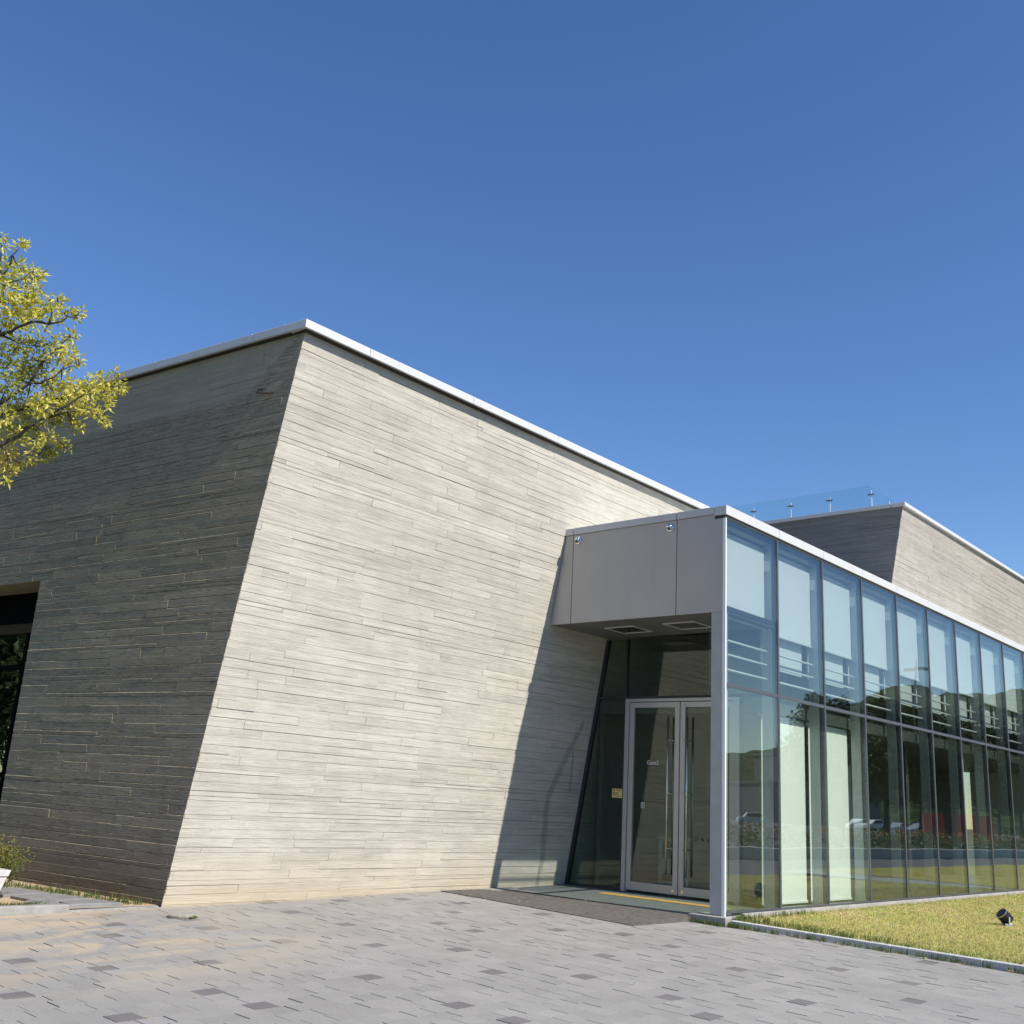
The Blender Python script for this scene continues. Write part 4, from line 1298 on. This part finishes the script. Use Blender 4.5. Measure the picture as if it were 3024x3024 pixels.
fl = MB()
def fallen(x, y, z, size, r0=0.0, r1=1.0):
    a = random.uniform(0, 6.28); l = size * random.uniform(.7, 1.3); w = l * 0.5
    ax = Vector((math.cos(a), math.sin(a), random.uniform(-.2, .4))); sd_ = Vector((-math.sin(a), math.cos(a), random.uniform(-.3, .3)))
    p = Vector((x, y, z + 0.006)); i = len(fl.v)
    fl.v += [tuple(p - ax * l / 2), tuple(p + sd_ * w / 2 + Vector((0, 0, .006))), tuple(p + ax * l / 2 + Vector((0, 0, .004))), tuple(p - sd_ * w / 2 + Vector((0, 0, .008)))]
    fl.f.append((i, i + 1, i + 2, i + 3)); fl.m.append(0); fl.r.append(random.uniform(r0, r1))
for k in range(110):
    s = 7.5 * random.random() ** 1.7
    q = A + dK * s - nK * abs(random.gauss(0.03, 0.035))
    fallen(q.x, q.y, pave_z(q.x, q.y), 0.045)
for k in range(150):
    y = random.uniform(-5, -0.1); x = kx(y) + 0.2 + random.random() * 8
    fallen(x, y, lawn_z(x, y) + 0.015, 0.05, 0, 0.8)
for k in range(30):
    x, y = random.uniform(-1.2, 0.9), random.uniform(0.5, 3.2)
    fallen(x, y, (pave_z(x, y) + 0.014) if x < -0.6 else -0.038, 0.035, 0.3, 1)
for k in range(16):
    x, y = random.uniform(-9, -1.5), random.uniform(-3, 3.5)
    fallen(x, y, pave_z(x, y), 0.03, 0.5, 1)
tag(fl.build('fallen_leaves', M['litter']), 'dry fallen leaves scattered along the kerb, mat and lawn', 'leaves', kind='stuff')

# lawn floodlight
fd = empty('floodlight', (4.70, -2.02, -0.105), 'black ground floodlight tilted up on the lawn in front of the glass wall', 'floodlight', rz=math.radians(20)); fd.scale = (0.66, 0.66, 0.66)
d = Vector((-0.35, 0.62, 0.70)).normalized()
c0 = Vector((0, 0, 0.16))
q = MB()
q.tube([c0 - d * 0.13, c0 - d * 0.11, c0 + d * 0.10, c0 + d * 0.125], [0.07, 0.105, 0.125, 0.13], 24)
for k in range(6):
    z = -0.10 + k * 0.032
    q.tube([c0 + d * z, c0 + d * (z + 0.010)], 0.134, 24)
q.build('housing', M['black'], fd)
q = MB(); q.tube([c0 + d * 0.1255, c0 + d * 0.131], 0.115, 24); q.build('lens', M['cardark'], fd)
q = MB(); q.tube([c0 + d * 0.118, c0 + d * 0.134], [0.139, 0.139], 24, caps=False); q.build('rim', M['steel'], fd)
q = MB()
sdv = d.cross(Vector((0, 0, 1))).normalized()
for s_ in (-1, 1):
    a = c0 + sdv * s_ * 0.15; b = sdv * s_ * 0.15 + Vector((0, 0, 0.0))
    q.tube([a + Vector((0, 0, .02)), b + Vector((0, 0, -0.01))], 0.014, 6)
q.tube([sdv * -0.15 + Vector((0, 0, 0.01)), sdv * 0.15 + Vector((0, 0, 0.01))], 0.014, 6)
q.build('bracket', M['trim'], fd)
q = MB(); q.box(-0.14, 0.14, -0.14, 0.02, -0.02, 0.035); q.build('base', M['palestone'], fd, bevel=0.006)

# ------------------------------------------------------------------ what the glass mirrors: lawn, road, hedge, cars, trees, hill
struct_list = []
def sheet(name, x0, x1, y0, y1, z, m):
    mb = MB(); mb.poly([(x0, y0, z), (x1, y0, z), (x1, y1, z), (x0, y1, z)])
    return struct(mb, name, m)
sheet('lawn_path', 14.1, 16.2, -6.6, -0.06, -0.16, M['footing'])
sheet('rear_lawn', 16.2, 46, -6.6, -0.06, -0.15, M['lawn'])
sheet('road', 1.5, 75, -11.4, -6.6, -0.27, M['asphalt'])
sheet('car_park', 1.5, 260, -120, -11.4, -0.30, M['asphalt'])
hw = MB()
hw.box(10, 72, -11.75, -11.42, -0.4, 0.12)
tag(hw.build('planter_wall', M['stone'], bevel=0.02), 'low grey planter wall along the far side of the road mirrored in the glass', 'wall')
hd = MB()
for k in range(900):
    c = Vector((random.uniform(10, 72), random.uniform(-15.5, -11.8), random.uniform(-0.1, 0.55) ))
    leaf_quads(hd, c, 12, 0.34, 0.16, 0.09, 0, 1, 0.3)
tag(hd.build('hedge', M['hedge']), 'low clipped green hedge behind the planter wall mirrored in the glass', 'hedge')
fw_ = MB()
for k in range(300):
    c = Vector((random.uniform(22, 60), random.uniform(-15.0, -12.2), random.uniform(0.5, 0.8)))
    leaf_quads(fw_, c, 3, 0.2, 0.12, 0.10, 0, 1, 0.3)
tag(fw_.build('flower_bed', M['flower']), 'orange flowers growing among the hedge mirrored in the glass', 'flowers', kind='stuff')

def mirror_pos(px, py, D):     # where the mirrored line of sight through a photo point ends, D metres away
    o = Vector((CAM.x, -CAM.y, CAM.z)); v = ray(px, py); v = Vector((v.x, -v.y, v.z))
    h = math.hypot(v.x, v.y)
    return o + v * (D / h)
r8 = lambda a, b: (2050 + a / 1.9836, 1950 + b / 1.9836)
r7 = lambda a, b: (2050 + a / 1.9836, 1400 + b / 1.9836)

def make_car(body_mat, label, suv=True):
    o = empty('parked_car', (0, 0, 0), label, 'car', 'cars parked across the road')
    L, Wd = (4.5, 1.8)
    prof = [(-2.25, 0.35), (-2.25, 0.85), (-1.75, 0.98), (-1.05, 1.05), (-0.45, 1.58), (1.35, 1.62), (2.10, 1.05), (2.25, 0.95), (2.25, 0.35)] if suv else \
           [(-2.25, 0.32), (-2.28, 0.68), (-1.55, 0.85), (-0.85, 0.90), (-0.15, 1.38), (0.85, 1.42), (1.65, 0.98), (2.25, 0.92), (2.28, 0.32)]
    b = MB(); n = len(prof)
    def sec(y, k): return [(x, y * (1.0 if z < 1.0 else 0.82), z) for x, z in prof]
    L0, R0 = sec(-Wd / 2, 0), sec(Wd / 2, 0)
    b.v = L0 + R0
    b.f = [tuple(range(n)), tuple(range(2 * n - 1, n - 1, -1))] + [((k + 1) % n, k, n + k, n + (k + 1) % n) for k in range(n)]
    b.m = [0] * len(b.f); b.r = [0] * len(b.f)
    b.build('body', body_mat, o, bevel=0.06)
    for s_ in (-1, 1):
        g = MB()
        zt_ = 1.50 if suv else 1.32
        g.hexa([(-0.85, s_ * 0.86 - .02, 1.06), (1.55, s_ * 0.86 - .02, 1.06), (1.55, s_ * 0.86 + .02, 1.06), (-0.85, s_ * 0.86 + .02, 1.06),
                (-0.38, s_ * 0.76 - .02, zt_), (1.25, s_ * 0.76 - .02, zt_), (1.25, s_ * 0.76 + .02, zt_), (-0.38, s_ * 0.76 + .02, zt_)])
        g.build('side_window', M['cardark'], o)
        for xw in (-1.4, 1.4):
            w = MB(); w.tube([(xw, s_ * 0.72, 0.33), (xw, s_ * 0.93, 0.33)], 0.33, 18); wh = w.build('wheel', M['rubber'], o)
            w = MB(); w.tube([(xw, s_ * 0.931, 0.33), (xw, s_ * 0.94, 0.33)], 0.2, 14); w.build('rim', M['steel'], wh)
    return o
cars = [((1050, 990), 165, 0.3, 0, 'white car parked across the road, left of the red container, mirrored in the glass'),
        ((970, 985), 172, 0.35, 0, 'white car half hidden behind another white car, mirrored in the glass'),
        ((1200, 985), 162, 0.2, 1, 'silver car parked next to the white cars, mirrored in the glass'),
        ((1300, 985), 158, 0.15, 1, 'silver car nearest the red container, mirrored in the glass'),
        ((340, 975), 150, 0.9, 0, 'lone white car mirrored in the glass pane beside the corner post')]
cw = make_car(M['carwhite'], cars[0][4], True)
cs = make_car(M['carsilver'], cars[2][4], False)
used = set()
for (px, D, rz, kind, lab) in cars:
    src = (cw, cs)[kind]
    o = src if kind not in used else copy_tree(src)
    used.add(kind)
    p = mirror_pos(*r8(*px), D)
    o.location = (p.x, p.y, -0.30); o.rotation_euler = (0, 0, rz); o['label'] = lab

cn = empty('shipping_container', (0, 0, 0), 'red ribbed steel container across the road mirrored in the glass', 'container')
b = MB(); b.box(-3.0, 3.0, -1.2, 1.2, 0.15, 2.55)
for k in range(24):
    b.box(-2.95 + k * 0.247, -2.95 + k * 0.247 + 0.12, -1.24, -1.2005, 0.3, 2.4); b.box(-2.95 + k * 0.247, -2.95 + k * 0.247 + 0.12, 1.2005, 1.24, 0.3, 2.4)
b.build('shell', M['red'], cn)
b = MB(); b.box(-3.06, -3.001, -1.15, -0.03, 0.25, 2.45); b.box(-3.06, -3.001, 0.03, 1.15, 0.25, 2.45); b.build('door', M['red'], cn)
p = mirror_pos(*r8(1540, 1000), 115); cn.location = (p.x, p.y, -0.30); cn.rotation_euler = (0, 0, math.radians(65))

def far_tree(h, w, seed, kind):
    rs = random.getstate(); random.seed(seed)
    o = empty('far_tree', (0, 0, 0), 'x', 'tree', 'trees across the road mirrored in the glass')
    cr_ = MB()
    z0 = h * (0.40 if kind == 0 else 0.32)
    for k in range(260):
        t = random.random(); z = z0 + (h - z0) * t
        rr = w * (math.sin(math.pi * min(1, 0.15 + t * 0.85)) ** 0.7) * math.sqrt(random.random()); a = random.uniform(0, 6.28)
        c = Vector((rr * math.cos(a), rr * math.sin(a), z))
        leaf_quads(cr_, c, 22, 0.55 * w / 2, 0.32, 0.2, 0.0, 1.0, 0.1)
    cr_.build('crown', M['pine'], o)
    tk_ = MB(); tk_.tube([(0, 0, -0.3), (0.1, 0, h * .35), (0, 0.1, h * .6), (0, 0, h * .92)], [0.22, 0.17, 0.11, 0.03], 8)
    for k in range(7):
        a = random.uniform(0, 6.28); z = h * random.uniform(.35, .8)
        tk_.tube([(0, 0, z), (w * .7 * math.cos(a), w * .7 * math.sin(a), z + w * .5)], [0.07, 0.02], 5)
    tk_.build('trunk', M['bark'], o)
    random.setstate(rs)
    return o
protos = [far_tree(11, 2.6, 3, 0), far_tree(9, 3.0, 5, 1)]
spots = [((720, 300), 92, 0, 1.0, 'tall leafy tree left of the street lamp, mirrored in the second lower pane'),
         ((860, 300), 96, 0, 1.02, 'tall leafy tree right beside the street lamp, mirrored in the third lower pane'),
         ((1110, 400), 90, 1, 1.15, 'broad dark tree behind the parked cars, mirrored in the glass'),
         ((1300, 400), 94, 0, 0.95, 'bare-stemmed tree above the red container, mirrored in the glass'),
         ((1470, 450), 92, 1, 1.05, 'dense tree standing right of the container, mirrored in the glass'),
         ((1640, 450), 98, 0, 1.0, 'slim tree mirrored beside the round white column'),
         ((1760, 500), 96, 1, 1.1, 'broad tree mirrored near the right edge of the glass wall'),
         ((1880, 500), 100, 1, 1.2, 'large dark tree mirrored at the very right edge of the glass wall'),
         ((2050, 500), 100, 0, 1.0, 'tree beyond the right edge of the picture, across the road')]
used = set()
for (px, D, k, sc, lab) in spots:
    o = protos[k] if k not in used else copy_tree(protos[k])
    used.add(k)
    p = mirror_pos(*r8(*px), D)
    o.location = (p.x, p.y, -0.3); o.scale = (sc, sc, sc); o.rotation_euler = (0, 0, random.uniform(0, 6)); o['label'] = lab
# two dark trees mirrored in the side window
for (x, y, lab) in ((-19, 24, 'dark tree mirrored in the large side window, nearer one'), (-24, 33, 'dark tree mirrored in the large side window, farther one')):
    o = copy_tree(protos[1]); o.location = (x, y, -0.3); o.scale = ((1, 1, 1) if x > -20 else (0.75, 0.75, 0.75)); o['label'] = lab; o['group'] = 'trees mirrored in the side window'

# street lamp with crossed arms
sl = empty('lamp_mast', (0, 0, 0), 'tall grey lamp mast with a crossbar mirrored in the upper panes', 'street lamp')
b = MB(); b.tube([(0, 0, 0), (0, 0, 15.5)], [0.16, 0.10], 10); b.build('pole', M['fin'], sl)
b = MB(); b.box(-0.12, 0.12, -1.0, 1.0, 14.6, 14.85); b.build('crossbar', M['fin'], sl)
p = mirror_pos(*r7(1292, 1100), 100); sl.location = (p.x, p.y, -0.3)

# wooded hill and a few far buildings
hm = MB()
xs_, nseg = [], 60
N = 70
HP = [(-210, 24), (-120, 34), (-80, 30), (-50, 30), (-33, 27), (-29, 26), (-25.5, 33), (-22.5, 50), (-20.5, 58), (-19, 52), (-15, 54), (-10, 46), (14, 30)]  # unseen stretch behind the camera is added to block horizon glow
def hill_h(az):
    for (a0, h0), (a1, h1) in zip(HP[:-1], HP[1:]):
        if a0 <= az <= a1:
            return h0 + (h1 - h0) * (az - a0) / (a1 - a0)
    return 20
N = 330
rows = []
for j, (rad, hf) in enumerate(((330, 0.0), (360, 0.35), (400, 0.75), (440, 1.0), (520, 0.9), (600, 0.0))):
    for i in range(N):
        u = i / (N - 1); az = -205 + 217 * u
        h = (hill_h(az) if hf else 0) * hf; az = math.radians(az)
        hm.v.append((rad * math.cos(az), rad * math.sin(az) , -1.4 + h + (random.uniform(-1.2, 1.2) if hf else 0)))
for j in range(5):
    for i in range(N - 1):
        a = j * N + i
        hm.f.append((a, a + 1, a + N + 1, a + N)); hm.m.append(0); hm.r.append(0)
struct(hm, 'wooded_hill', M['hill'], smooth=True)
def far_building(px, D, w, h, lab):
    p = mirror_pos(*r8(*px), D)
    o = empty('apartment_block', (p.x, p.y, -1.4), lab, 'building', 'far blocks mirrored in the glass')
    b = MB(); b.box(-w / 2, w / 2, -6, 6, 0, h); b.build('wall', M['bldg'], o)
    for fl_ in range(int(h // 3.2)):
        z = 1.2 + fl_ * 3.2
        q = MB()
        for k in range(int(w // 2.6)):
            xx = -w / 2 + 0.8 + k * 2.6
            q.box(xx, xx + 1.5, 6.0, 6.05, z, z + 1.4)
        q.build('window', M['cardark'], o)
    q = MB(); q.box(-w / 2 - 0.2, w / 2 + 0.2, -6.2, 6.2, h, h + 0.5); q.build('roof', M['bldg'], o)
    o.rotation_euler = (0, 0, math.radians(-70))
far_building((600, 620), 250, 14, 15.5, 'pale far block mirrored behind the second lower pane')
far_building((430, 620), 235, 16, 8.5, 'lower far block mirrored beside the corner post')
far_building((860, 620), 260, 12, 14.5, 'narrow far block mirrored behind the third lower pane')
